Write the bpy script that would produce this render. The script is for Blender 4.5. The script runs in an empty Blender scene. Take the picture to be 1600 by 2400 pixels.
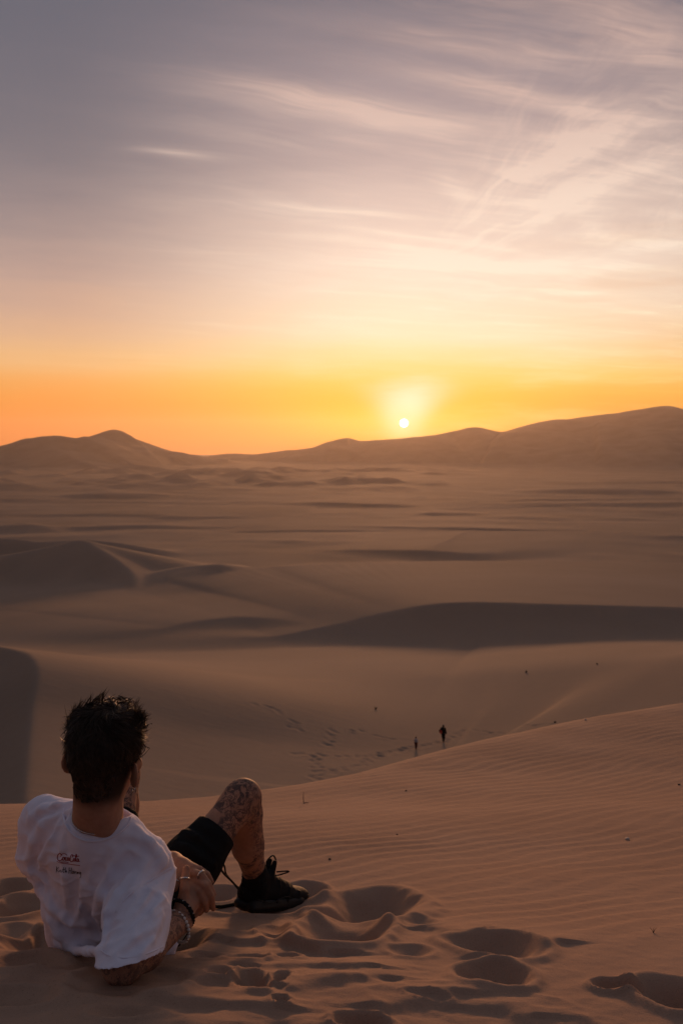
import bpy, math, random
import numpy as np
from mathutils import Vector, Matrix, Quaternion

random.seed(7)
rng = np.random.default_rng(7)
scene = bpy.context.scene
col = scene.collection
R = math.radians

# ------------------------------------------------------------------ camera
CAMZ = 1.6                     # eye height datum (kneeling photographer on the slope)
FPX = 2333.0                   # focal length in pixels of the 1600x2400 photograph (35 mm)
PITCH = math.atan(150.0 / FPX)
cd = bpy.data.cameras.new('camera')
cam = bpy.data.objects.new('camera', cd)
col.objects.link(cam)
cam.location = (0, 0, CAMZ)
cam.rotation_euler = (R(90) - PITCH, 0, 0)
cd.sensor_fit = 'VERTICAL'
cd.sensor_height = 36.0
cd.sensor_width = 24.0
cd.lens = 35.0
cd.clip_start = 0.05
cd.clip_end = 40000
cd.dof.use_dof = True
cd.dof.focus_distance = 2.45
cd.dof.aperture_fstop = 9.0
scene.camera = cam

# ------------------------------------------------------------------ sun and sky
SUN_AZ = R(3.57)               # clockwise from +Y
SUN_EL = R(1.42)
SUN_DIR = Vector((math.sin(SUN_AZ) * math.cos(SUN_EL), math.cos(SUN_AZ) * math.cos(SUN_EL), math.sin(SUN_EL)))
sd = bpy.data.lights.new('sun', 'SUN')
sd.energy = 3.0
sd.angle = R(8.0)              # the low sun is spread by the dust round it
sd.color = (1.0, 0.46, 0.21)
sun = bpy.data.objects.new('sun', sd)
col.objects.link(sun)
sun.location = (60, 900, 60)
LAMP_EL = R(3.0)               # middle of that glow
LAMP_DIR = Vector((math.sin(SUN_AZ) * math.cos(LAMP_EL), math.cos(SUN_AZ) * math.cos(LAMP_EL), math.sin(LAMP_EL)))
sun.rotation_euler = (-LAMP_DIR).to_track_quat('-Z', 'Y').to_euler()

vs = scene.view_settings
vs.view_transform = 'Standard'
vs.look = 'None'
vs.exposure = 0.0
vs.gamma = 1.0
vs.use_curve_mapping = False
cy = scene.cycles
cy.use_denoising = True
cy.max_bounces = 6
cy.diffuse_bounces = 3
cy.volume_bounces = 0
cy.transparent_max_bounces = 6
cy.sample_clamp_indirect = 4.0


def lin(c):
    return tuple((v / 255 / 12.92) if v / 255 <= 0.04045 else ((v / 255 + 0.055) / 1.055) ** 2.4 for v in c)


class NT:
    """tiny helper round a node tree"""
    def __init__(s, tree):
        s.t = tree
        s.n = tree.nodes
        s.l = tree.links

    def node(s, typ, **kw):
        nd = s.n.new(typ)
        for k, v in kw.items():
            setattr(nd, k, v)
        return nd

    def put(s, sock, v):
        if hasattr(v, 'is_output'):
            s.l.new(v, sock)
        elif v is not None:
            sock.default_value = v

    def m(s, op, a, b=None, c=None, clamp=False):
        nd = s.node('ShaderNodeMath', operation=op, use_clamp=clamp)
        s.put(nd.inputs[0], a)
        if b is not None:
            s.put(nd.inputs[1], b)
        if c is not None:
            s.put(nd.inputs[2], c)
        return nd.outputs[0]

    def vm(s, op, a, b=None):
        nd = s.node('ShaderNodeVectorMath', operation=op)
        s.put(nd.inputs[0], a)
        if b is not None:
            s.put(nd.inputs[1], b)
        return nd.outputs['Value'] if op in ('DOT_PRODUCT', 'LENGTH') else nd.outputs[0]

    def sstep(s, v, lo, hi):
        nd = s.node('ShaderNodeMapRange', interpolation_type='SMOOTHSTEP')
        s.put(nd.inputs[0], v)
        nd.inputs[1].default_value = lo
        nd.inputs[2].default_value = hi
        return nd.outputs[0]

    def mix(s, f, a, b, blend='MIX'):
        nd = s.node('ShaderNodeMix', data_type='RGBA', blend_type=blend)
        s.put(nd.inputs[0], f)
        s.put(nd.inputs[6], a)
        s.put(nd.inputs[7], b)
        return nd.outputs[2]

    def ramp(s, f, stops, interp='LINEAR'):
        nd = s.node('ShaderNodeValToRGB')
        cr = nd.color_ramp
        cr.interpolation = interp
        while len(cr.elements) < len(stops):
            cr.elements.new(0.5)
        for el, (p, c) in zip(cr.elements, stops):
            el.position = p
            el.color = (*c, 1.0) if len(c) == 3 else c
        s.put(nd.inputs[0], f)
        return nd.outputs[0]

    def xyz(s, x, y, z):
        nd = s.node('ShaderNodeCombineXYZ')
        for i, v in enumerate((x, y, z)):
            s.put(nd.inputs[i], v)
        return nd.outputs[0]

    def noise(s, vec, scale, detail=4.0, rough=0.5, dist=0.0):
        nd = s.node('ShaderNodeTexNoise')
        s.put(nd.inputs['Vector'], vec)
        nd.inputs['Scale'].default_value = scale
        nd.inputs['Detail'].default_value = detail
        nd.inputs['Roughness'].default_value = rough
        nd.inputs['Distortion'].default_value = dist
        return nd.outputs[0]


world = bpy.data.worlds.new('World')
scene.world = world
world.cycles.sampling_method = 'MANUAL'
world.cycles.sample_map_resolution = 256
world.use_nodes = True
W = NT(world.node_tree)
W.n.clear()
tc = W.node('ShaderNodeTexCoord')
dirv = W.vm('NORMALIZE', tc.outputs['Generated'])
sp = W.node('ShaderNodeSeparateXYZ')
W.l.new(dirv, sp.inputs[0])
dx, dy, dz = sp.outputs
elev = W.m('MULTIPLY', W.m('ARCSINE', dz), 180 / math.pi)
hl = W.m('MAXIMUM', W.m('SQRT', W.m('ADD', W.m('MULTIPLY', dx, dx), W.m('MULTIPLY', dy, dy))), 1e-4)
ca = W.m('DIVIDE', W.m('ADD', W.m('MULTIPLY', dx, math.sin(SUN_AZ)), W.m('MULTIPLY', dy, math.cos(SUN_AZ))), hl)
az = W.m('MULTIPLY', W.m('ARCCOSINE', W.m('MINIMUM', W.m('MAXIMUM', ca, -1.0), 1.0)), 180 / math.pi)
sa_ = W.m('DIVIDE', W.m('SUBTRACT', W.m('MULTIPLY', dx, math.cos(SUN_AZ)), W.m('MULTIPLY', dy, math.sin(SUN_AZ))), hl)
azs = W.m('MULTIPLY', W.m('ARCTAN2', sa_, ca), 180 / math.pi)       # signed, + to the right of the sun
n4 = W.noise(W.xyz(W.m('MULTIPLY', azs, 0.11), W.m('MULTIPLY', elev, 0.75), 7.7), 1.0, 4, 0.6)
elevw = W.m('MULTIPLY_ADD', W.m('SUBTRACT', n4, 0.5), W.m('MULTIPLY', W.sstep(elev, 0.0, 12.0), 2.6), elev)
te = W.m('SQRT', W.m('DIVIDE', W.m('MAXIMUM', elevw, 0.0), 90.0))


def eramp(stops):
    return W.ramp(te, [(math.sqrt(e / 90.0), lin(c)) for e, c in stops], 'B_SPLINE')


skyA = eramp([(0, (222, 104, 30)), (1.2, (240, 136, 8)), (2.5, (246, 170, 18)), (3.7, (248, 204, 88)), (4.9, (250, 220, 148)),
              (6.1, (254, 232, 194)), (8.5, (252, 228, 203)), (10.9, (242, 216, 198)), (13.2, (222, 198, 187)),
              (15.6, (196, 174, 169)), (20, (156, 142, 147)), (24, (120, 114, 123)), (45, (104, 104, 115)), (90, (102, 103, 114))])
skyB = eramp([(0, (232, 124, 58)), (1.2, (240, 134, 52)), (2.5, (244, 150, 58)), (3.7, (242, 168, 88)), (4.9, (234, 184, 128)),
              (6.1, (222, 178, 142)), (8.5, (196, 164, 150)), (10.9, (170, 149, 144)), (13.2, (146, 133, 135)),
              (15.6, (122, 117, 124)), (20, (107, 106, 117)), (24, (101, 102, 114)), (45, (104, 104, 115)), (90, (102, 103, 114))])
skyC = eramp([(0, (48, 45, 53)), (4, (54, 51, 60)), (10, (62, 59, 69)), (25, (76, 74, 85)), (45, (90, 90, 102)), (90, (102, 103, 114))])
azeff = W.m('MULTIPLY', az, W.m('MULTIPLY_ADD', W.sstep(azs, 0.0, 7.0), -0.42, 1.0))      # the cloudier right side glows wider
sky = W.mix(W.sstep(azeff, 0.0, 20.0), skyA, skyB)
sky = W.mix(W.sstep(az, 24.0, 130.0), sky, skyC)
# the yellow band beside the sun and the glowing bank of thin cloud just above it
g1 = W.m('EXPONENT', W.m('MULTIPLY', W.m('POWER', W.m('DIVIDE', az, 6.5), 2.0), -1.0))
e1 = W.m('EXPONENT', W.m('MULTIPLY', W.m('POWER', W.m('DIVIDE', W.m('SUBTRACT', elev, 1.7), 1.5), 2.0), -1.0))
sky = W.mix(W.m('MULTIPLY', W.m('MULTIPLY', g1, e1), 0.9), sky, (*lin((250, 196, 10)), 1))

# cirrus: noise on a flat cloud deck seen in perspective
dzc = W.m('MAXIMUM', dz, 0.035)
px_ = W.m('DIVIDE', dx, dzc)
py_ = W.m('DIVIDE', dy, dzc)
cs, sn = math.cos(R(28)), math.sin(R(28))
cu = W.m('ADD', W.m('MULTIPLY', px_, cs), W.m('MULTIPLY', py_, sn))
cv = W.m('SUBTRACT', W.m('MULTIPLY', py_, cs), W.m('MULTIPLY', px_, sn))
wob = W.noise(W.xyz(W.m('MULTIPLY', px_, 0.9), W.m('MULTIPLY', py_, 0.9), 3.1), 1.0, 3, 0.55)
cvw = W.m('ADD', cv, W.m('MULTIPLY', W.m('SUBTRACT', wob, 0.5), 0.55))
n1 = W.noise(W.xyz(W.m('MULTIPLY', cu, 0.55), W.m('MULTIPLY', cvw, 3.4), 1.7), 1.0, 6, 0.64)
n2 = W.noise(W.xyz(W.m('MULTIPLY', cu, 0.9), W.m('MULTIPLY', cvw, 1.3), 9.2), 1.3, 5, 0.6)
n5 = W.noise(W.xyz(W.m('MULTIPLY', cu, 1.3), W.m('MULTIPLY', cvw, 15.0), 5.5), 1.0, 5, 0.65)
c1 = W.sstep(n1, 0.44, 0.74)
c2 = W.sstep(n2, 0.40, 0.72)
side = W.sstep(azs, -20.0, 8.0)
cl = W.m('MULTIPLY', W.m('ADD', W.m('MULTIPLY', c1, 0.30), W.m('MULTIPLY', W.m('MULTIPLY', c1, c2), 0.75)), side)


wv = W.m('MULTIPLY', W.m('SUBTRACT', wob, 0.5), 0.16)
deckv = W.xyz(W.m('ADD', px_, wv), W.m('ADD', py_, wv), 0.0)


def streak(p0, p1, w, amp):
    """one long wisp on the cloud deck between two sky directions, feathered"""
    def deck(p):
        v = (1200 - p[1]) / FPX
        u = (p[0] - 800) / FPX
        y = math.cos(PITCH) + math.sin(PITCH) * v
        z = -math.sin(PITCH) + math.cos(PITCH) * v
        return u / z, y / z
    a, b = deck(p0), deck(p1)
    mp = W.node('ShaderNodeMapping', vector_type='TEXTURE')
    W.l.new(deckv, mp.inputs[0])
    mp.inputs[1].default_value = ((a[0] + b[0]) / 2, (a[1] + b[1]) / 2, 0)
    mp.inputs[2].default_value = (0, 0, math.atan2(b[1] - a[1], b[0] - a[0]))
    mp.inputs[3].default_value = (math.hypot(b[0] - a[0], b[1] - a[1]) * .5, w, 1)
    d2 = W.vm('DOT_PRODUCT', mp.outputs[0], mp.outputs[0])
    return W.m('MULTIPLY', W.m('POWER', 0.3679, d2), amp)


wisps = 0.0
for args in [((760, 45), (1330, 150), 0.05, 0.75), ((560, 205), (1060, 292), 0.11, 0.7), ((880, 150), (1440, 275), 0.06, 0.8),
             ((630, 478), (1010, 512), 0.06, 0.7), ((830, 535), (1200, 590), 0.07, 0.9), ((1330, -40), (1640, 190), 0.10, 0.55),
             ((1050, 620), (1600, 625), 0.20, 0.6), ((340, 350), (540, 378), 0.05, 0.35), ((1060, 450), (1640, 330), 0.42, 0.35),
             ((1300, 345), (1500, 262), 0.10, 0.3), ((-80, 866), (700, 848), 1.8, 0.28), ((1000, 800), (1640, 770), 0.6, 0.35),
             ((700, 610), (1200, 640), 0.18, 0.45), ((1030, 395), (1085, 480), 0.05, 0.6), ((1170, 425), (1420, 318), 0.07, 0.8), ((1230, 480), (1640, 345), 0.10, 0.5),
             ((1330, 345), (1440, 290), 0.05, 0.4), ((1120, 520), (1500, 440), 0.16, 0.4), ((1010, 540), (1170, 575), 0.05, 0.7)]:
    wisps = W.m('ADD', streak(*args), wisps)
cl = W.m('MULTIPLY_ADD', wisps, W.m('MULTIPLY', W.m('MULTIPLY_ADD', n1, 2.6, -0.45), W.m('MULTIPLY_ADD', n5, 3.0, -0.5)), cl)
# broad bright veil above and to the right of the sun
bm = W.m('ADD', W.m('POWER', W.m('DIVIDE', W.m('SUBTRACT', azs, 7.0), 10.0), 2.0), W.m('POWER', W.m('DIVIDE', W.m('SUBTRACT', elev, 10.8), 4.2), 2.0))
cl = W.m('MULTIPLY_ADD', W.m('POWER', 0.3679, bm), W.m('MULTIPLY_ADD', W.m('MULTIPLY', n1, c2), 1.3, 0.22), cl)
# fan of fine fibres spreading up and to the right
fa = W.m('SUBTRACT', azs, 0.2)
fe = W.m('SUBTRACT', elev, 9.6)
fth = W.m('ADD', W.m('ARCTAN2', fe, fa), W.m('MULTIPLY', W.m('SUBTRACT', wob, 0.5), 0.35))
frh = W.m('SQRT', W.m('ADD', W.m('MULTIPLY', fa, fa), W.m('MULTIPLY', fe, fe)))
n6 = W.noise(W.xyz(W.m('MULTIPLY', fth, 9.0), W.m('MULTIPLY', frh, 0.22), 2.2), 1.0, 6, 0.66)
fan = W.m('MULTIPLY', W.m('MULTIPLY', W.sstep(fth, -0.08, 0.22), W.m('SUBTRACT', 1.0, W.sstep(fth, 0.55, 1.25))), W.m('MULTIPLY', W.sstep(frh, 1.0, 5.0), W.m('SUBTRACT', 1.0, W.sstep(frh, 9.0, 22.0))))
cl = W.m('MULTIPLY_ADD', fan, W.m('MULTIPLY', W.sstep(n6, 0.38, 0.78), 0.85), cl)
cl = W.m('MULTIPLY', W.m('MINIMUM', W.m('MAXIMUM', cl, 0.0), 1.0), W.sstep(elev, 1.0, 8.0))
cloudcol = eramp([(0, (250, 170, 80)), (3, (254, 214, 120)), (6, (255, 242, 210)), (9, (255, 243, 222)), (12, (255, 234, 214)),
                  (16, (240, 210, 193)), (20, (216, 184, 172)), (25, (198, 164, 152)), (45, (128, 120, 126)), (90, (110, 109, 118))])
cloudcol = W.mix(W.sstep(az, 30.0, 120.0), cloudcol, skyC)
sky = W.mix(W.m('MULTIPLY', cl, 0.72), sky, cloudcol)
# darker, browner veils low on the right
n3 = W.noise(W.xyz(W.m('MULTIPLY', azs, 0.05), W.m('MULTIPLY', elev, 0.55), 4.4), 1.0, 3, 0.55)
dk = W.m('MULTIPLY', W.m('MULTIPLY', W.sstep(n3, 0.45, 0.7), W.sstep(azs, 3.0, 16.0)), W.m('SUBTRACT', 1.0, W.sstep(elev, 9.0, 15.0)))
sky = W.mix(W.m('MULTIPLY', dk, 0.45), sky, W.mix(1.0, sky, (0.86, 0.66, 0.48, 1), 'MULTIPLY'))
# thin streaks in the low band
lowb = W.m('MULTIPLY', W.sstep(n4, 0.5, 0.72), W.m('SUBTRACT', 1.0, W.sstep(elev, 8.0, 14.0)))
sky = W.mix(W.m('MULTIPLY', W.m('MULTIPLY', lowb, W.sstep(azs, -14.0, 0.0)), 0.35), sky, cloudcol)
# lit bank above the sun, spreading upwards, and the disc
bw = W.m('MAXIMUM', W.m('MULTIPLY_ADD', W.m('SUBTRACT', elev, 1.1), 0.62, 0.70), 0.5)
gb = W.m('POWER', 0.3679, W.m('POWER', W.m('DIVIDE', W.m('SUBTRACT', azs, W.m('MULTIPLY', W.m('SUBTRACT', elev, 1.4), 0.2)), bw), 2.0))
eb = W.m('MULTIPLY', W.sstep(elev, 0.5, 2.2), W.m('SUBTRACT', 1.0, W.sstep(W.m('ADD', elev, W.m('MULTIPLY', W.m('SUBTRACT', n4, 0.5), 2.5)), 2.2, 4.6)))
sky = W.mix(W.m('MULTIPLY', W.m('MULTIPLY', gb, eb), 0.95), sky, (*lin((254, 242, 212)), 1))
sdot = W.vm('DOT_PRODUCT', dirv, tuple(SUN_DIR))
sang = W.m('MULTIPLY', W.m('ARCCOSINE', W.m('MINIMUM', sdot, 1.0)), 180 / math.pi)
sky = W.mix(W.m('MULTIPLY', W.m('POWER', 0.3679, W.m('POWER', W.m('DIVIDE', sang, 1.15), 2.0)), 0.75), sky, (*lin((255, 236, 170)), 1))
disc = W.m('SUBTRACT', 1.0, W.sstep(sang, 0.19, 0.25))
# physical sky of the same sun adds its share of blue to the dome
nish = W.node('ShaderNodeTexSky', sky_type='NISHITA')
nish.sun_disc = False
nish.sun_elevation = SUN_EL
nish.sun_rotation = SUN_AZ
nish.dust_density = 2.0
sky = W.mix(1.0, sky, W.mix(1.0, nish.outputs[0], (0.004, 0.004, 0.004, 1), 'MULTIPLY'), 'ADD')
sky = W.mix(disc, sky, (9.0, 8.6, 7.8, 1))
bg = W.node('ShaderNodeBackground')
W.l.new(sky, bg.inputs[0])
bg.inputs[1].default_value = 1.0
wo = W.node('ShaderNodeOutputWorld')
W.l.new(bg.outputs[0], wo.inputs[0])


# ------------------------------------------------------------------ helpers
def P(px, py, d):
    """world point seen at photo pixel (px,py) at forward distance d"""
    u = (px - 800) / FPX
    v = (1200 - py) / FPX
    y = math.cos(PITCH) + math.sin(PITCH) * v
    z = -math.sin(PITCH) + math.cos(PITCH) * v
    return np.array([u / y * d, d, z / y * d + CAMZ])


def ihash(ix, iy, seed):
    n = (ix.astype(np.int64) * 374761393 + iy.astype(np.int64) * 668265263 + seed * 2147483647) & 0xffffffff
    n = ((n ^ (n >> 13)) * 1274126177) & 0xffffffff
    n = n ^ (n >> 16)
    return n.astype(np.float64) / 4294967295.0


def vnoise(x, y, seed=0):
    x0 = np.floor(x)
    y0 = np.floor(y)
    fx = x - x0
    fy = y - y0
    fx = fx * fx * fx * (fx * (fx * 6 - 15) + 10)
    fy = fy * fy * fy * (fy * (fy * 6 - 15) + 10)
    a = ihash(x0, y0, seed)
    b = ihash(x0 + 1, y0, seed)
    c = ihash(x0, y0 + 1, seed)
    d = ihash(x0 + 1, y0 + 1, seed)
    return (a + (b - a) * fx) * (1 - fy) + (c + (d - c) * fx) * fy


def fbm(x, y, seed=0, octv=4, gain=0.5):
    s = 0.0
    a = 1.0
    t = 0.0
    for i in range(octv):
        s = s + a * (vnoise(x, y, seed + i * 17) - 0.5)
        t += a
        x, y = x * 1.93 * 0.8 - y * 1.93 * 0.6 + 13.7, x * 1.93 * 0.6 + y * 1.93 * 0.8 + 5.1
        a *= gain
    return s / t * 2


def smax(a, b, k):
    h = np.maximum(k - np.abs(a - b), 0) / k
    return np.maximum(a, b) + h * h * k * 0.25


def sstepn(x, lo, hi):
    t = np.clip((x - lo) / (hi - lo), 0, 1)
    return t * t * (3 - 2 * t)


def mesh_obj(name, verts, faces, material, parent=None, smooth=True):
    me = bpy.data.meshes.new(name)
    verts = np.asarray(verts, dtype=np.float32)
    if isinstance(faces, np.ndarray):
        nf, k = faces.shape
        me.vertices.add(len(verts))
        me.vertices.foreach_set('co', verts.ravel())
        me.loops.add(nf * k)
        me.loops.foreach_set('vertex_index', faces.astype(np.int32).ravel())
        me.polygons.add(nf)
        me.polygons.foreach_set('loop_start', np.arange(0, nf * k, k, dtype=np.int32))
        me.update(calc_edges=True)
    else:
        me.from_pydata([tuple(v) for v in verts.tolist()], [], faces)
    me.validate()
    if smooth:
        me.polygons.foreach_set('use_smooth', np.ones(len(me.polygons), dtype=bool))
    if material:
        me.materials.append(material)
    ob = bpy.data.objects.new(name, me)
    col.objects.link(ob)
    if parent:
        ob.parent = parent
        ob.matrix_parent_inverse = parent.matrix_world.inverted()
    return ob


def grid_faces(nx, ny):
    i = np.arange(nx * ny).reshape(ny, nx)
    return np.stack([i[:-1, :-1].ravel(), i[:-1, 1:].ravel(), i[1:, 1:].ravel(), i[1:, :-1].ravel()], 1)


def material(name, base, rough=0.8, spec=0.2, build=None):
    m = bpy.data.materials.new(name)
    m.use_nodes = True
    T = NT(m.node_tree)
    b = m.node_tree.nodes['Principled BSDF']
    b.inputs['Base Color'].default_value = (*base, 1)
    b.inputs['Roughness'].default_value = rough
    b.inputs['Specular IOR Level'].default_value = spec
    if build:
        build(T, b)
    return m


def obj_coord(T):
    return T.node('ShaderNodeTexCoord').outputs['Object']


def bump(T, b, h, strength, dist):
    nd = T.node('ShaderNodeBump')
    nd.inputs['Strength'].default_value = strength
    nd.inputs['Distance'].default_value = dist
    T.put(nd.inputs['Height'], h)
    T.l.new(nd.outputs[0], b.inputs['Normal'])


# ------------------------------------------------------------------ ground materials
def sand_near(T, b):
    co = obj_coord(T)
    f = T.noise(co, 480.0, 2, 0.6)
    g = T.noise(co, 160.0, 3, 0.6)
    l = T.noise(co, 1.3, 4, 0.55)
    c = T.ramp(l, [(0.3, (0.345, 0.218, 0.152)), (0.7, (0.41, 0.268, 0.190))])
    c = T.mix(T.sstep(g, 0.62, 0.75), c, (0.25, 0.15, 0.10, 1))
    c = T.mix(T.m('MULTIPLY', T.sstep(f, 0.62, 0.70), 0.55), c, (0.10, 0.07, 0.055, 1))
    c = T.mix(T.m('MULTIPLY', T.sstep(f, 0.40, 0.30), 0.35), c, (0.62, 0.45, 0.33, 1))
    T.l.new(c, b.inputs['Base Color'])
    h = T.m('ADD', f, T.m('MULTIPLY', g, 1.5))
    bump(T, b, h, 0.5, 0.0016)


def sand_far(T, b):
    co = obj_coord(T)
    l = T.noise(co, 0.012, 6, 0.6, 0.3)
    c = T.ramp(l, [(0.3, (0.262, 0.196, 0.148)), (0.7, (0.335, 0.255, 0.196))])
    f = T.noise(co, 1.7, 4, 0.65)
    c = T.mix(T.m('MULTIPLY', T.sstep(f, 0.45, 0.75), 0.25), c, (0.25, 0.16, 0.11, 1))
    T.l.new(c, b.inputs['Base Color'])
    bump(T, b, T.noise(T.vm('MULTIPLY', co, (0.35, 0.9, 1.0)), 1.0, 5, 0.6), 0.16, 0.3)


M_sand = material('sand_rippled', (0.4, 0.25, 0.16), 0.95, 0.05, sand_near)
M_far = material('sand_dunes', (0.4, 0.25, 0.16), 0.95, 0.03, sand_far)

# ------------------------------------------------------------------ near dune: profile, crest, hollows, ripples
_pd = np.array([-14, -6, 0, 1.2, 1.7, 2.05, 2.6, 3.15, 4, 5, 5.7, 6, 6.8, 7.7, 9, 10.1, 13, 18])
_pz = np.array([1.2, -.3, -.98, -1.07, -1.105, -1.15, -1.345, -1.52, -1.68, -1.875, -2.045, -2.095, -2.235, -2.345, -2.48, -2.585, -2.86, -3.3])
_pz2 = np.array([1.2, -.3, -1.02, -1.12, -1.155, -1.195, -1.315, -1.47, -1.68, -1.875, -2.045, -2.095, -2.235, -2.345, -2.48, -2.585, -2.86, -3.3])
_td = np.linspace(-14, 18, 1601)
_tz = np.interp(_td, _pd, _pz)
_k = np.exp(-0.5 * (np.arange(-40, 41) / 9.0) ** 2)
_tz = np.convolve(np.pad(_tz, 40, mode='reflect', reflect_type='odd'), _k / _k.sum(), 'valid')
_tz2 = np.convolve(np.pad(np.interp(_td, _pd, _pz2), 40, mode='reflect', reflect_type='odd'), _k / _k.sum(), 'valid')
_cx = np.array([-14, -6, -1.95, -1.25, -.51, 0, .66, 1.93, 3.46, 6, 14])
_cyy = np.array([4.6, 5.3, 5.68, 5.78, 6.02, 6.8, 7.72, 9.02, 10.15, 11.6, 14.0])
_tx = np.linspace(-14, 14, 1401)
_ty = np.interp(_tx, _cx, _cyy)
_k = np.exp(-0.5 * (np.arange(-60, 61) / 22.0) ** 2)
_ty = np.convolve(np.pad(_ty, 60, mode='reflect', reflect_type='odd'), _k / _k.sum(), 'valid')


def near_base(x, y):
    w = sstepn(x, -.25, .55)
    z = np.interp(y, _td, _tz) * (1 - w) + np.interp(y, _td, _tz2) * w + CAMZ
    s = y - np.interp(x, _tx, _ty)
    w = 0.13
    z = z - 0.62 * w * np.logaddexp(0, s / w)
    for q in (np.abs(x) - 9.5, -y - 9.0):
        z = z - 0.75 * np.logaddexp(0, q / 0.8) * 0.8
    return z


def on_ground(px, py):
    """point of the near dune seen at a photo pixel"""
    lo, hi = 1.0, 14.0
    for d in np.linspace(1.2, 13, 500):
        p = P(px, py, d)
        if p[2] < near_base(p[0], p[1]):
            return np.array([p[0], p[1], near_base(p[0], p[1])])
    return P(px, py, 9.0)


# hollow: photo centre, half width px, half height px, depth m, rim m, tilt
HOLLOWS = [(868, 2132, 132, 40, .085, .018, -0.05), (800, 2196, 118, 36, .075, .020, 0.10), (722, 2095, 50, 22, .06, .012, 0.0),
           (1150, 2224, 105, 34, .060, .012, 0.10), (1152, 2294, 92, 30, .055, .012, 0.18), (1448, 2313, 66, 17, .045, .010, 0.1),
           (1600, 2335, 110, 46, .075, .014, 0.25), (590, 2316, 42, 22, .035, .008, 0.3), (520, 2292, 34, 12, .022, .006, 0.3),
           (655, 2308, 24, 14, .025, .006, -.2), (30, 2094, 62, 20, .06, .016, 0.0), (48, 2140, 74, 26, .055, .016, -.1),
           (20, 2190, 60, 16, .035, .012, 0.), (96, 2192, 26, 10, .025, .008, .2), (510, 2102, 60, 22, .05, .012, .0),
           (860, 2402, 80, 22, .045, .010, 0.), (575, 2258, 55, 12, .022, .008, .0), (670, 2250, 42, 10, .020, .006, -.1),
           (480, 2248, 48, 9, .018, .006, .1), (655, 2362, 26, 9, .022, .005, .5), (60, 2270, 90, 18, .022, .010, .0),
           (30, 2350, 120, 24, .03, .012, -.1), (962, 2238, 50, 16, .016, .006, .1), (300, 2380, 90, 16, .015, .006, .05),
           (640, 2200, 44, 20, .014, .006, .3), (1010, 2345, 60, 10, .010, .004, -.3), (985, 2170, 40, 12, .012, .004, .2)]
_hol = []
for (hx, hy, hw, hh, dep, rim, tilt) in HOLLOWS:
    c = on_ground(hx, hy)
    a = on_ground(hx, hy - hh)
    b = on_ground(hx, hy + hh)
    rx = hw / FPX * c[1]
    ry = max(abs(a[1] - b[1]) / 2, 0.02)
    _hol.append((c[0], (a[1] + b[1]) / 2, rx, ry, dep, rim, tilt))
# scarp lines (small slipped edges in trodden sand): photo polylines, drop m
SCARPS = [([(335, 2342), (400, 2348), (470, 2362), (540, 2368), (620, 2372)], .016), ([(905, 2362), (990, 2352), (1060, 2335)], .010),
          ([(560, 2216), (640, 2212), (720, 2225), (780, 2246)], .018), ([(690, 2330), (800, 2312), (880, 2296)], .012),
          ([(470, 2222), (530, 2206), (600, 2202)], .012), ([(1290, 2212), (1230, 2235), (1180, 2255)], .014),
          ([(0, 2230), (80, 2236), (140, 2262)], .014), ([(0, 2300), (90, 2290), (160, 2312), (230, 2330)], .012),
          ([(1010, 2185), (1060, 2192), (1100, 2189)], .010), ([(1120, 2370), (1180, 2374), (1230, 2392)], .010),
          ([(620, 2278), (760, 2272), (850, 2282)], .012), ([(400, 2270), (460, 2276), (500, 2300)], .012)]
_sc = [(np.array([on_ground(*q)[:2] for q in pl]), dr) for pl, dr in SCARPS]


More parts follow.
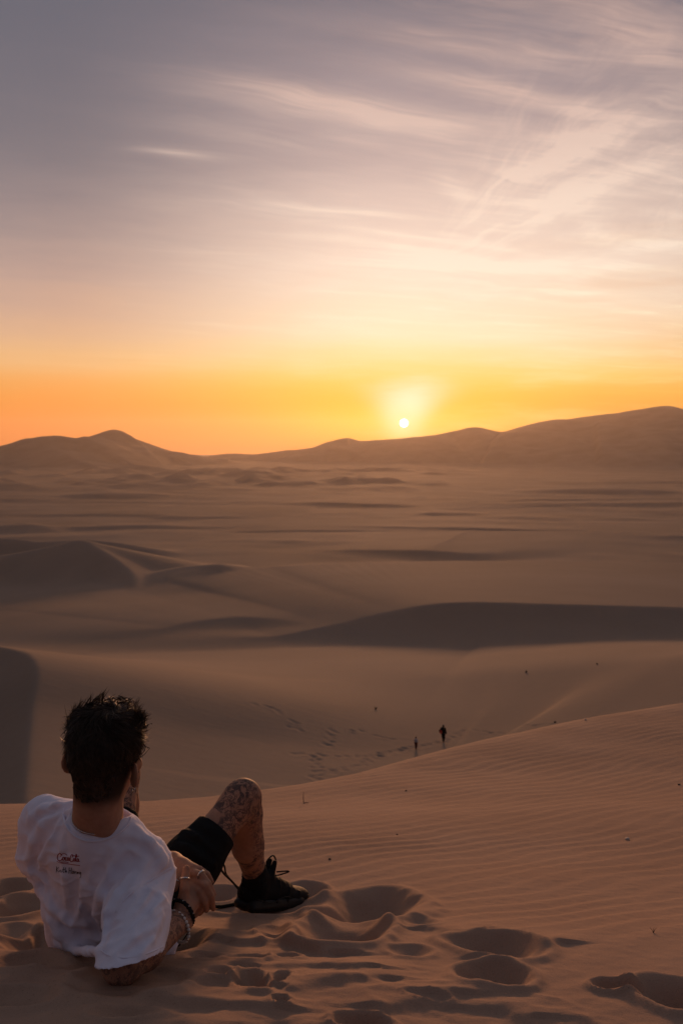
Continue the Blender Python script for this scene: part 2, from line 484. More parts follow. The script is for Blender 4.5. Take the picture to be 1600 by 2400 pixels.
def near_detail(x, y):
    dz = np.zeros_like(x)
    hol = np.zeros_like(x)
    wx = fbm(x * 5, y * 5, 31, 3) * 0.045
    wy = fbm(x * 5 + 9, y * 5, 41, 3) * 0.045
    for (cx, cy_, rx, ry, dep, rim, tilt) in _hol:
        m = (np.abs(x - cx) < rx * 2.2) & (np.abs(y - cy_) < ry * 2.6 + 0.1)
        if not m.any():
            continue
        X = x[m] - cx + wx[m] * min(1, rx / .12)
        Y = y[m] - cy_ + wy[m] * min(1, ry / .08)
        c, s = math.cos(tilt), math.sin(tilt)
        u = (X * c + Y * s) / rx
        v = (-X * s + Y * c) / ry
        r = np.sqrt(u * u + v * v + 0.12 * u * v)
        # steep wall, rounded floor, soft rim thrown up outside
        bowl = -dep * (1 - sstepn(r, 0.18, 1.02))
        ring = rim * np.exp(-((r - 1.10) / 0.17) ** 2)
        dz[m] += bowl + ring
        hol[m] = np.maximum(hol[m], 1 - sstepn(r, 0.9, 1.5))
    for pl, dr in _sc:
        lo, hi = pl.min(0) - 0.25, pl.max(0) + 0.25
        m = (x > lo[0]) & (x < hi[0]) & (y > lo[1]) & (y < hi[1])
        if not m.any():
            continue
        X, Y = x[m] + wx[m] * .6, y[m] + wy[m] * .6
        best = np.full(X.shape, 9.0)
        sg = np.zeros(X.shape)
        for a, b in zip(pl[:-1], pl[1:]):
            e = b - a
            L2 = (e * e).sum()
            t = np.clip(((X - a[0]) * e[0] + (Y - a[1]) * e[1]) / L2, 0, 1)
            qx, qy = X - a[0] - t * e[0], Y - a[1] - t * e[1]
            d = np.hypot(qx, qy)
            side = np.where(qy > 0, 1.0, -1.0)
            up = d < best
            best = np.where(up, d, best)
            sg = np.where(up, side, sg)
        # far side stands proud, near side falls away steeply
        f = np.where(sg > 0, np.exp(-(best / .09) ** 2), 1.5 * np.exp(-(best / .020) ** 2) - .5 * np.exp(-(best / .07) ** 2))
        dz[m] += .7 * dr * f
    # trodden, lumpy sand round the man
    tr = sstepn(2.95 + 0.25 * fbm(x * 1.5, y * 1.5, 5, 2) - 0.72 * np.abs(x + .62) - y, -0.35, 0.35)
    lump = fbm(x * 4.2, y * 6.5, 3, 4, .5)
    rid = 1 - np.abs(fbm(x * 3.1 + wx * 6, y * 6.0 + wy * 6, 77, 3, .5)) * 2
    dz += tr * (0.009 * lump + 0.007 * np.clip(rid, 0, 1) ** 3)
    # wind ripples
    ang = R(38)
    ph = (-x * math.sin(ang) + y * math.cos(ang)) / 0.118
    ph = ph + 1.3 * fbm(x * .8, y * .8, 12, 3) + 0.55 * fbm(x * 2.2, y * 2.2, 13, 2)
    fr = ph - np.floor(ph)
    prof = np.where(fr < .68, fr / .68, (1 - fr) / .32)
    prof = prof * prof * (3 - 2 * prof)
    amp = 0.0034 * (0.45 + 0.85 * vnoise(x * 1.1, y * 1.7, 19)) * (0.55 + .6 * vnoise(x * 4, y * 4, 23))
    fade = (1 - 0.85 * tr) * (1 - hol)
    dz += amp * (prof - .5) * fade
    dz += 0.018 * fbm(x * .7, y * .9, 55, 3) * (1 - tr) + 0.0012 * fbm(x * 38, y * 38, 60, 2) + tr * (.0030 * fbm(x * 22, y * 30, 61, 3) + .0022 * np.clip(fbm(x * 45, y * 55, 66, 2), .1, 1))
    return dz


PRESS = []     # (x, y, rx, ry, target z): places where the man weighs the sand down; filled by the figure's contact list


def near_z(x, y):
    x = np.atleast_1d(np.asarray(x, float))
    y = np.atleast_1d(np.asarray(y, float))
    z = near_base(x, y) + near_detail(x, y)
    for (a, b, rx, ry, tz) in PRESS:
        r = np.sqrt(((x - a) / rx) ** 2 + ((y - b) / ry) ** 2)
        w = 1 - sstepn(r, 0.6, 1.6)
        z = z * (1 - w) + np.minimum(z, tz) * w
        z = z + 0.012 * np.exp(-((r - 1.55) / .25) ** 2)
    return z


def axis(segs):
    out = [segs[0][0]]
    for a, b, h0, h1 in segs:
        v = a
        while v < b - 1e-6:
            h = h0 + (h1 - h0) * (v - a) / (b - a)
            v = v + h
            out.append(min(v, b))
    return np.array(out)


def build_near():
    xs = axis([(-14, -3, .6, .08), (-3, -1.15, .08, .0085), (-1.15, 1.25, .0085, .0085), (1.25, 4.0, .011, .03), (4.0, 14, .03, .6)])
    ys = axis([(-14, 0.8, .6, .05), (.8, 1.6, .05, .008), (1.6, 3.4, .008, .008), (3.4, 11.2, .011, .034), (11.2, 22, .03, .5)])
    X, Y = np.meshgrid(xs, ys)
    Z = near_z(X.ravel(), Y.ravel())
    o = mesh_obj('near_dune', np.stack([X.ravel(), Y.ravel(), Z], 1), grid_faces(len(xs), len(ys)), M_sand)
    o['kind'] = 'structure'
    o['label'] = 'rippled and trodden near dune slope that the man reclines on'
    o['category'] = 'dune'
    return o


# ------------------------------------------------------------------ valley, dunes and hills
_fr = np.array([0, 40, 60, 80, 104, 150, 190, 230, 300, 420, 600, 800, 1300, 2000, 2600, 4000, 12000])
_fz = np.array([-22, -23, -24.5, -26.8, -30.6, -37.0, -40.2, -41.0, -43.5, -47.5, -51, -53.5, -56, -57.5, -58.5, -60, -62])


def ridge(pts, sl, sr, rnd):
    return (np.array(pts, float), sl, sr, rnd)


def ridge_z(x, y, rd, ret=False):
    pts, sl, sr, rnd = rd
    best = np.full(x.shape, 1e9)
    zc = np.zeros(x.shape)
    sg = np.zeros(x.shape)
    for a, b in zip(pts[:-1], pts[1:]):
        e = b[:2] - a[:2]
        L2 = (e * e).sum()
        t = np.clip(((x - a[0]) * e[0] + (y - a[1]) * e[1]) / L2, 0, 1)
        qx = x - a[0] - t * e[0]
        qy = y - a[1] - t * e[1]
        d = qx * qx + qy * qy
        u = d < best
        best = np.where(u, d, best)
        zc = np.where(u, a[2] + t * (b[2] - a[2]), zc)
        sg = np.where(u, (e[0] * qy - e[1] * qx) / math.sqrt(L2), sg)
    d = np.sqrt(best)
    w = sstepn(sg / (d + 1e-6), -1, 1)      # one side's slope turns into the other's round the ends
    s = sl * w + sr * (1 - w)
    out = zc - s * (np.sqrt(d * d + rnd * rnd) - rnd)
    return (out, d) if ret else out


def catmull(pts, n=14):
    pts = [np.array(p, float) for p in pts]
    q = [2 * pts[0] - pts[1]] + pts + [2 * pts[-1] - pts[-2]]
    out = []
    for i in range(1, len(q) - 2):
        p0, p1, p2, p3 = q[i - 1:i + 3]
        for t in np.linspace(0, 1, n, endpoint=False):
            out.append(.5 * ((2 * p1) + (p2 - p0) * t + (2 * p0 - 5 * p1 + 4 * p2 - p3) * t ** 2 + (3 * p1 - p0 - 3 * p2 + p3) * t ** 3))
    out.append(pts[-1])
    return np.array(out)


def PR(*l):
    return catmull([P(*q) for q in l])


RIDGES = [
    # left side of the bowl: sharp crest that comes towards us (left face in shade), and its lit spur
    (ridge(PR((-420, 1500, 150), (-120, 1506, 122), (20, 1519, 106), (82, 1550, 94), (76, 1660, 80), (68, 1790, 66), (60, 1960, 52)), .24, .62, .3), 3.0),
    # right spur of the bowl
    (ridge(PR((1040, 1610, 136), (1200, 1586, 134), (1400, 1568, 130), (1600, 1548, 124), (1900, 1518, 116)), .14, .03, 14.0), 6.0),
    # long shaded lee face
    (ridge(PR((640, 1520, 200), (780, 1478, 206), (920, 1436, 212), (1060, 1413, 214), (1300, 1417, 210), (1600, 1426, 206), (2000, 1440, 200)), .035, .34, .6), 7.0),
    (ridge(PR((390, 1482, 214), (460, 1462, 220), (560, 1450, 224), (660, 1466, 218), (750, 1500, 208)), .05, .24, .8), 3.0),
    # star dunes on the left
    (ridge(PR((-300, 1270, 400), (-60, 1310, 385), (60, 1306, 375), (130, 1290, 368), (192, 1268, 360)), .24, .34, 1.0), 1.2),
    (ridge(PR((186, 1266, 362), (222, 1282, 352), (262, 1306, 342), (300, 1336, 328), (318, 1362, 312), (310, 1392, 292)), .34, .48, .8), .8),
    (ridge(PR((192, 1268, 360), (176, 1320, 340), (130, 1375, 316), (60, 1405, 300)), .40, .20, 1.5), 2.5),
    (ridge(PR((318, 1408, 288), (350, 1378, 304), (384, 1346, 322), (412, 1330, 332), (470, 1323, 334), (512, 1324, 330)), .24, .46, .8), .8),
    (ridge(PR((512, 1324, 330), (520, 1340, 322), (524, 1362, 308)), .40, .30, .2), .8),
    (ridge(PR((524, 1362, 308), (556, 1340, 322), (590, 1328, 336)), .30, .40, .2), .8),
    (ridge(PR((514, 1325, 328), (560, 1322, 345), (600, 1330, 350)), .2, .3, 1.0), 2.0),
    (ridge(PR((-200, 1282, 450), (0, 1262, 440), (90, 1268, 436), (200, 1264, 446), (280, 1272, 440)), .2, .35, 1.0), 1.5),
    (ridge(PR((-120, 1330, 352), (-30, 1306, 362), (8, 1303, 362), (22, 1322, 350)), .25, .5, .4), 1.5),
]
for i, (x0, y0, x1, d, b) in enumerate([(-100, 1186, 420, 700, 6), (-200, 1205, 360, 640, 5), (-100, 1232, 150, 560, 4), (330, 1212, 640, 610, 4), (480, 1245, 1300, 530, 5),
                          (640, 1178, 1000, 760, 6), (950, 1200, 1180, 660, 4), (1060, 1178, 1700, 740, 10), (1280, 1258, 1700, 500, 5),
                          (1100, 1152, 1650, 1000, 12), (120, 1160, 520, 980, 8), (500, 1148, 760, 1150, 8), (800, 1160, 1250, 900, 6),
                          (700, 1120, 900, 1500, 8), (1200, 1130, 1700, 1300, 8), (-100, 1150, 160, 1100, 8), (700, 1290, 1100, 430, 2.5)]):
    # distance at which a crest about 2 m above the plain shows at this height in the view
    v_ = (y0 - 1200) / FPX
    slope_ = (math.sin(PITCH) + math.cos(PITCH) * v_) / (math.cos(PITCH) - math.sin(PITCH) * v_)
    cand = np.linspace(300, 2600, 2300)
    d = cand[np.argmin(np.abs(np.interp(cand, _fr, _fz) + .7 + .6 * (i % 3) + slope_ * cand))]
    n = 5
    pl = []
    for j in range(n):
        t = j / (n - 1)
        pl.append((x0 + (x1 - x0) * t, y0 + .6 * b * math.sin(t * 3.3 + i) + (6 if j in (0, n - 1) else 0), d * (1 + .03 * math.sin(t * 2.6 + i * 1.7))))
    RIDGES.append((ridge(PR(*pl), .012, .09, .4), 1.0))
HILLS_L = PR((-900, 1030, 3700), (-500, 1010, 3700), (-200, 1050, 3600), (0, 1046, 3500), (60, 1028, 3480), (130, 1017, 3460), (195, 1025, 3500), (235, 1015, 3650), (270, 1004, 3750), (305, 1020, 3800), (385, 1050, 3850), (460, 1070, 3950), (600, 1085, 4000))
HILLS_L2 = PR((195, 1021, 3500), (240, 1045, 3300), (285, 1075, 3100), (310, 1092, 2950))
HILLS_L3 = PR((60, 1028, 3480), (150, 1062, 3150), (225, 1092, 2850))
HILLS_L4 = PR((240, 1102, 2500), (300, 1090, 2600), (340, 1090, 2600), (400, 1104, 2500))
HILLS_R = PR((300, 1085, 5200), (450, 1070, 5000), (540, 1063, 4900), (600, 1064, 4850), (660, 1056, 4800), (735, 1049, 4750), (775, 1036, 4700), (812, 1027, 4700), (845, 1034, 4700), (880, 1031, 4650), (1005, 1021, 4600), (1060, 1010, 4600), (1112, 1001, 4600),
             (1150, 1007, 4600), (1180, 1009, 4600), (1230, 997, 4550), (1285, 983, 4500), (1350, 979, 4500), (1400, 976, 4500), (1450, 966, 4450), (1510, 957, 4400), (1565, 951, 4400), (1620, 962, 4400), (1800, 975, 4400), (2300, 1000, 4400))
HILLS_R2 = PR((1410, 976, 4500), (1420, 1020, 4100), (1400, 1040, 3900), (1480, 1075, 3500))
TRAILS = [[(775, 1812), (850, 1792), (890, 1772), (960, 1756), (1000, 1748)], [(690, 1768), (760, 1772), (830, 1776), (900, 1768), (960, 1752)],
          [(1000, 1748), (1050, 1738), (1090, 1712), (1150, 1718), (1260, 1700), (1300, 1694)], [(740, 1828), (745, 1800), (738, 1780), (752, 1765)],
          [(690, 1690), (700, 1712), (680, 1705)], [(765, 1748), (775, 1725), (780, 1712)], [(600, 1650), (640, 1660), (655, 1672)], [(825, 1718), (845, 1712)],
          [(880, 1725), (930, 1735)]]


def far_z(x, y):
    r = np.hypot(x, y)
    z = np.interp(r, _fr, _fz) + CAMZ
    z = z + (fbm(x / 70, y / 70, 2, 3) * 1.2) * sstepn(r, 120, 300) + fbm(x / 26, y / 40, 8, 2) * .25 * sstepn(r, 60, 110)
    for bx, by, bd, br in ((200, 1405, 302, 55), (400, 1395, 305, 40), (-100, 1400, 300, 60)):
        c = P(bx, by, bd)
        z = z - 5.5 * np.exp(-((x - c[0]) ** 2 + ((y - c[1]) * 1.6) ** 2) / br ** 2)
    # linear dunes of the plain
    w = sstepn(r, 420, 700)
    ph = y / 85 + 1.6 * fbm(x / 700, y / 500, 21, 3) + 0.35 * fbm(x / 160, y / 120, 25, 2)
    fr = ph - np.floor(ph)
    prof = np.where(fr < .25, fr / .25, (1 - fr) / .75)
    prof = prof * prof * (3 - 2 * prof)
    z = z + w * prof * (2.0 * sstepn(vnoise(x / 260, y / 200, 33), .40, .95)) * (1 - .6 * sstepn(r, 2000, 3500))
    # lumpy barchans before the hills
    w2 = sstepn(r, 1200, 1600) * (1 - sstepn(r, 2600, 3200)) * sstepn(.22 - x / (r + 1), 0, .25)
    z = z + w2 * 20 * np.clip(fbm(x / 75, y / 170, 51, 3), 0, 1) ** 1.1
    for rd, k in RIDGES:
        lo = rd[0][:, :2].min(0) - 60 - 60
        hi = rd[0][:, :2].max(0) + 60 + 60
        m = (x > lo[0]) & (x < hi[0]) & (y > lo[1]) & (y < hi[1])
        if m.any():
            z[m] = smax(z[m], ridge_z(x[m], y[m], rd), k)
    # hills, with spurs and flutes
    flute = fbm(x / 240, y / 700, 71, 4) * 20 + (1 - np.abs(fbm(x / 110 + y / 300, y / 380, 72, 3)) * 2) * 7
    wh = sstepn(r, 2200, 3200)
    for pts, sl, sr, rnd, kk, fl in ((HILLS_L, .35, .33, 3, 4, .5), (HILLS_L2, .16, .45, 4, 8, .4), (HILLS_L3, .14, .36, 5, 12, .6), (HILLS_L4, .2, .25, 20, 15, .2),
                                     (HILLS_R, .30, .20, 8, 10, 1.4), (HILLS_R2, .16, .2, 20, 40, .6)):
        hz, dc = ridge_z(x, y, (pts, sl, sr, rnd), True)
        z = smax(z, hz + flute * wh * (.25 * fl + 1.1 * sstepn(dc, 20, 260)), kk)
    # a low rim of dunes all round, so that the desert goes on behind the camera too
    back = sstepn(-y / (r + 1), -.2, .4)
    z = z + back * sstepn(r, 900, 3500) * 70 * np.clip(fbm(x / 900, y / 900, 91, 4) + .35, 0, 1)
    # dune that carries the camera
    z = np.maximum(z, CAMZ - 6.0 - .56 * np.maximum(0, np.hypot(x, y + 2) - 9))
    return z


TR_PTS = []
_lookup = {}


def on_far(px, py, d0=70, d1=260):
    ds = np.arange(d0, d1, .25)
    pts = np.array([P(px, py, d) for d in ds])
    zz = far_z(pts[:, 0].copy(), pts[:, 1].copy())
    i = np.argmax(pts[:, 2] < zz)
    return np.array([pts[i, 0], pts[i, 1], zz[i]])


def build_far():
    global TR_PTS
    for tl in TRAILS:
        gp = [on_far(*q)[:2] for q in tl]
        for a, b in zip(gp[:-1], gp[1:]):
            L = np.hypot(*(b - a))
            for t in np.arange(0, L, .75):
                e = (b - a) / L
                s = 1 if (int(t / .75) % 2) else -1
                TR_PTS.append((a + e * t + np.array([-e[1], e[0]]) * .18 * s + rng.normal(0, .12, 2), .30 + .12 * rng.random()))
    an = np.concatenate([np.linspace(-180, -40, 71)[:-1], np.linspace(-40, -21, 39)[:-1], np.linspace(-21, 21, 371), np.linspace(21, 40, 39)[1:], np.linspace(40, 180, 71)[1:]])
    rr = [8.0]
    while rr[-1] < 9000:
        r = rr[-1]
        if r < 72:
            s = 1.6
        elif r < 132:
            s = .32
        elif r < 460:
            s = r * r / (40 * 2333.0) * 1.6
            s = min(max(s, .6), 2.0)
        else:
            s = r * r / (55 * 2333.0) * 0.9
            s = min(s, 28 if r < 5400 else 200)
        rr.append(r + s)
    rr = np.array(rr)
    A, RR = np.meshgrid(np.radians(an), rr)
    x = (np.sin(A) * RR).ravel()
    y = (np.cos(A) * RR).ravel()
    z = far_z(x, y)
    Z = z.reshape(A.shape)
    for it in range(3):
        B = Z.copy()
        B[1:-1] = (Z[:-2] + 2 * Z[1:-1] + Z[2:]) / 4
        C = B.copy()
        C[:, 1:-1] = (B[:, :-2] + 2 * B[:, 1:-1] + B[:, 2:]) / 4
        if it:
            far = rr > 1500
            C[far] = Z[far]
        Z = C
    z = Z.ravel()
    for p, s in TR_PTS:
        m = (np.abs(x - p[0]) < 1.2) & (np.abs(y - p[1]) < 1.2)
        if m.any():
            q = np.hypot(x[m] - p[0], y[m] - p[1]) / s
            z[m] += -.065 * np.exp(-q * q) + .022 * np.exp(-((q - 1.6) / .5) ** 2)
    o = mesh_obj('desert_dunes', np.stack([x, y, z], 1), grid_faces(len(an), len(rr))[:, ::-1].copy(), M_far)
    o['kind'] = 'structure'
    pass
    return o


def build_haze():
    s, b, t = 9400.0, -66.0 + CAMZ, 262.0
    v = [(i * s, j * s, k) for k in (b, t) for j in (-1, 1) for i in (-1, 1)]
    f = [(0, 2, 3, 1), (4, 5, 7, 6), (0, 1, 5, 4), (2, 6, 7, 3), (0, 4, 6, 2), (1, 3, 7, 5)]
    o = mesh_obj('haze', v, f, None, smooth=False)
    m = bpy.data.materials.new('desert_haze')
    m.use_nodes = True
    T = NT(m.node_tree)
    T.n.clear()
    pv = T.node('ShaderNodeVolumePrincipled')
    pv.inputs['Color'].default_value = (0.87, 0.76, 0.65, 1)
    pv.inputs['Density'].default_value = HAZE
    pv.inputs['Anisotropy'].default_value = 0.66
    out = T.node('ShaderNodeOutputMaterial')
    T.l.new(pv.outputs[0], out.inputs['Volume'])
    o.data.materials.append(m)
    o['kind'] = 'stuff'
    o['label'] = 'thin warm evening haze over the dunes'
    o['category'] = 'haze'


HAZE = 0.42e-4

# ------------------------------------------------------------------ implicit-surface tools
class Field:
    def __init__(s, lo, hi, h):
        s.lo = np.array(lo, float)
        s.h = h
        s.n = np.ceil((np.array(hi, float) - s.lo) / h).astype(int) + 1
        s.F = np.full(s.n, 1.0, np.float32)
        s.ax = [(s.lo[i] + h * np.arange(s.n[i])).astype(np.float32) for i in range(3)]

    def sub(s, lo, hi):
        i0 = np.clip(np.floor((np.array(lo) - s.lo) / s.h).astype(int), 0, s.n - 1)
        i1 = np.clip(np.ceil((np.array(hi) - s.lo) / s.h).astype(int) + 1, 1, s.n)
        sl = tuple(slice(a, b) for a, b in zip(i0, i1))
        return sl, s.ax[0][sl[0]][:, None, None], s.ax[1][sl[1]][None, :, None], s.ax[2][sl[2]][None, None, :]

    def comb(s, sl, d, k, op):
        A = s.F[sl]
        if A.size == 0:
            return
        d = d.astype(np.float32)
        if op == 'u':
            h = np.maximum(k - np.abs(A - d), 0) / k
            s.F[sl] = np.minimum(A, d) - h * h * k * .25
        elif op == 's':
            h = np.maximum(k - np.abs(A + d), 0) / k
            s.F[sl] = np.maximum(A, -d) + h * h * k * .25
        elif op == 'i':
            s.F[sl] = np.maximum(A, d)

    def rc(s, a, ra, b, rb, k=.015, op='u'):
        a = np.array(a, float)
        b = np.array(b, float)
        m = max(ra, rb) + k + 3 * s.h
        sl, X, Y, Z = s.sub(np.minimum(a, b) - m, np.maximum(a, b) + m)
        e = b - a
        L2 = max((e * e).sum(), 1e-9)
        t = np.clip(((X - a[0]) * e[0] + (Y - a[1]) * e[1] + (Z - a[2]) * e[2]) / L2, 0, 1)
        d = np.sqrt((X - a[0] - t * e[0]) ** 2 + (Y - a[1] - t * e[1]) ** 2 + (Z - a[2] - t * e[2]) ** 2) - (ra + (rb - ra) * t)
        s.comb(sl, d, k, op)

    def chain(s, pts, rs, k=.015, op='u'):
        for i in range(len(pts) - 1):
            s.rc(pts[i], rs[i], pts[i + 1], rs[i + 1], k, op)

    def ell(s, c, axes, rad, k=.015, op='u'):
        c = np.array(c, float)
        m = max(rad) + k + 3 * s.h
        sl, X, Y, Z = s.sub(c - m, c + m)
        q = [((X - c[0]) * ax[0] + (Y - c[1]) * ax[1] + (Z - c[2]) * ax[2]) / r for ax, r in zip(axes, rad)]
        k0 = np.sqrt(q[0] ** 2 + q[1] ** 2 + q[2] ** 2)
        q2 = [q[i] / rad[i] for i in range(3)]
        k1 = np.sqrt(q2[0] ** 2 + q2[1] ** 2 + q2[2] ** 2) + 1e-6
        s.comb(sl, k0 * (k0 - 1) / k1, k, op)

    def plane(s, p, n, op='i', box=None):
        """op 'i' keeps the side the normal points away from"""
        n = np.array(n, float) / np.linalg.norm(n)
        sl, X, Y, Z = s.sub(*(box if box else (s.lo, s.lo + s.h * s.n)))
        s.comb(sl, (X - p[0]) * n[0] + (Y - p[1]) * n[1] + (Z - p[2]) * n[2], 1e-4, op)

    def val(s, p):
        q = (np.array(p) - s.lo) / s.h
        i = np.floor(q).astype(int)
        if (i < 0).any() or (i >= s.n - 1).any():
            return 1.0
        f = q - i
        c = s.F[i[0]:i[0] + 2, i[1]:i[1] + 2, i[2]:i[2] + 2].astype(float)
        c = c[0] * (1 - f[0]) + c[1] * f[0]
        c = c[0] * (1 - f[1]) + c[1] * f[1]
        return c[0] * (1 - f[2]) + c[1] * f[2]

    def hit(s, px, py, d0, d1):
        pv = None
        for d in np.arange(d0, d1, .003):
            v = s.val(P(px, py, d))
            if v < 0:
                a, b = d - .003, d
                for _ in range(7):
                    c = (a + b) / 2
                    if s.val(P(px, py, c)) < 0:
                        b = c
                    else:
                        a = c
                return P(px, py, b)
        return None

    def mesh(s, smooth=2):
        F, h = s.F, s.h
        S = F < 0
        cnt = np.zeros(np.array(F.shape) - 1, np.int8)
        offs = [(i, j, k) for i in (0, 1) for j in (0, 1) for k in (0, 1)]
        n0, n1, n2 = cnt.shape
        for o in offs:
            cnt += S[o[0]:o[0] + n0, o[1]:o[1] + n1, o[2]:o[2] + n2]
        act = (cnt > 0) & (cnt < 8)
        idx = np.argwhere(act)
        mp = np.full(cnt.shape, -1, np.int32)
        mp[act] = np.arange(len(idx), dtype=np.int32)
        cv = [F[idx[:, 0] + o[0], idx[:, 1] + o[1], idx[:, 2] + o[2]] for o in offs]
        pos = np.zeros((len(idx), 3))
        num = np.zeros(len(idx))
        for a in range(8):
            for b in range(a + 1, 8):
                oa, ob = np.array(offs[a]), np.array(offs[b])
                if np.abs(oa - ob).sum() != 1:
                    continue
                m = (cv[a] < 0) != (cv[b] < 0)
                t = cv[a][m] / (cv[a][m] - cv[b][m])
                pos[m] += oa + t[:, None] * (ob - oa)
                num[m] += 1
        V = s.lo + h * (idx + pos / num[:, None])
        fc = []
        for axn in range(3):
            o1, o2 = [(1, 2), (2, 0), (0, 1)][axn]
            sl0 = [slice(None)] * 3
            sl1 = [slice(None)] * 3
            sl0[axn] = slice(0, -1)
            sl1[axn] = slice(1, None)
            ch = S[tuple(sl0)] != S[tuple(sl1)]
            e = np.argwhere(ch)
            e = e[(e[:, o1] > 0) & (e[:, o2] > 0) & (e[:, o1] < F.shape[o1] - 1) & (e[:, o2] < F.shape[o2] - 1)]
            ins = S[e[:, 0], e[:, 1], e[:, 2]]
            q = []
            for a, b in ((-1, -1), (0, -1), (0, 0), (-1, 0)):
                c = e.copy()
                c[:, o1] += a
                c[:, o2] += b
                q.append(mp[c[:, 0], c[:, 1], c[:, 2]])
            q = np.stack(q, 1)
            q[~ins] = q[~ins][:, ::-1]
            fc.append(q)
        fc = np.concatenate(fc)
        fc = fc[(fc >= 0).all(1)]
        for it in range(smooth):
            acc = np.zeros_like(V)
            w = np.zeros(len(V))
            for a, b in ((0, 1), (1, 2), (2, 3), (3, 0)):
                for i in range(3):
                    acc[:, i] += np.bincount(fc[:, a], V[fc[:, b], i], len(V)) + np.bincount(fc[:, b], V[fc[:, a], i], len(V))
                w += np.bincount(fc[:, a], minlength=len(V)) + np.bincount(fc[:, b], minlength=len(V))
            V = V * .45 + .55 * acc / np.maximum(w, 1)[:, None]
        return V, fc


def unit(v):
    v = np.array(v, float)
    return v / np.linalg.norm(v)


def frame(z, x):
    """orthonormal axes (x, y, z) with z along z and x as near as possible to x"""
    z = unit(z)
    x = unit(np.array(x, float) - z * np.dot(x, z))
    return x, np.cross(z, x), z


def tube(pts, rad, nseg=8, closed=False, caps=True):
    """round bar along points; rad a number or a list"""
    pts = np.array(pts, float)
    n = len(pts)
    rad = np.full(n, rad) if np.isscalar(rad) else np.array(rad, float)
    V, Fc = [], []
    t0 = pts[1] - pts[0]
    up = np.array([0, 0, 1.0]) if abs(unit(t0)[2]) < .9 else np.array([1.0, 0, 0])
    for i in range(n):
        if closed:
            t = pts[(i + 1) % n] - pts[i - 1]
        else:
            t = pts[min(i + 1, n - 1)] - pts[max(i - 1, 0)]
        x, y, z = frame(t, up)
        up = x
        for j in range(nseg):
            a = 2 * math.pi * j / nseg
            V.append(pts[i] + rad[i] * (math.cos(a) * x + math.sin(a) * y))
    m = n if closed else n - 1
    for i in range(m):
        for j in range(nseg):
            a, b = i * nseg + j, i * nseg + (j + 1) % nseg
            c, d = ((i + 1) % n) * nseg + (j + 1) % nseg, ((i + 1) % n) * nseg + j
            Fc.append((a, b, c, d))
    if caps and not closed:
        Fc.append(tuple(range(nseg))[::-1])
        Fc.append(tuple(range((n - 1) * nseg, n * nseg)))
    return V, Fc


def join(*vf):
    V, Fc = [], []
    for v, f in vf:
        o = len(V)
        V.extend(list(v))
        Fc.extend([tuple(i + o for i in q) for q in f])
    return V, Fc


def ring_pts(c, axis_, r, n=24, ref=(0, 0, 1), ry=None):
    x, y, z = frame(axis_, ref)
    ry = ry or r
    return [np.array(c) + r * math.cos(2 * math.pi * i / n) * x + ry * math.sin(2 * math.pi * i / n) * y for i in range(n)]


def ball(c, r, nu=10, nv=6):
    V = [np.array(c) + np.array([0, 0, r])]
    Fc = []
    for i in range(1, nv):
        for j in range(nu):
            a, b = math.pi * i / nv, 2 * math.pi * j / nu
            V.append(np.array(c) + r * np.array([math.sin(a) * math.cos(b), math.sin(a) * math.sin(b), math.cos(a)]))
    V.append(np.array(c) - np.array([0, 0, r]))
    for j in range(nu):
        Fc.append((0, 1 + j, 1 + (j + 1) % nu))
        for i in range(nv - 2):
            a, b = 1 + i * nu + j, 1 + i * nu + (j + 1) % nu
            Fc.append((a, a + nu, b + nu, b))
        a = 1 + (nv - 2) * nu
        Fc.append((a + j, len(V) - 1, a + (j + 1) % nu))
    return V, Fc

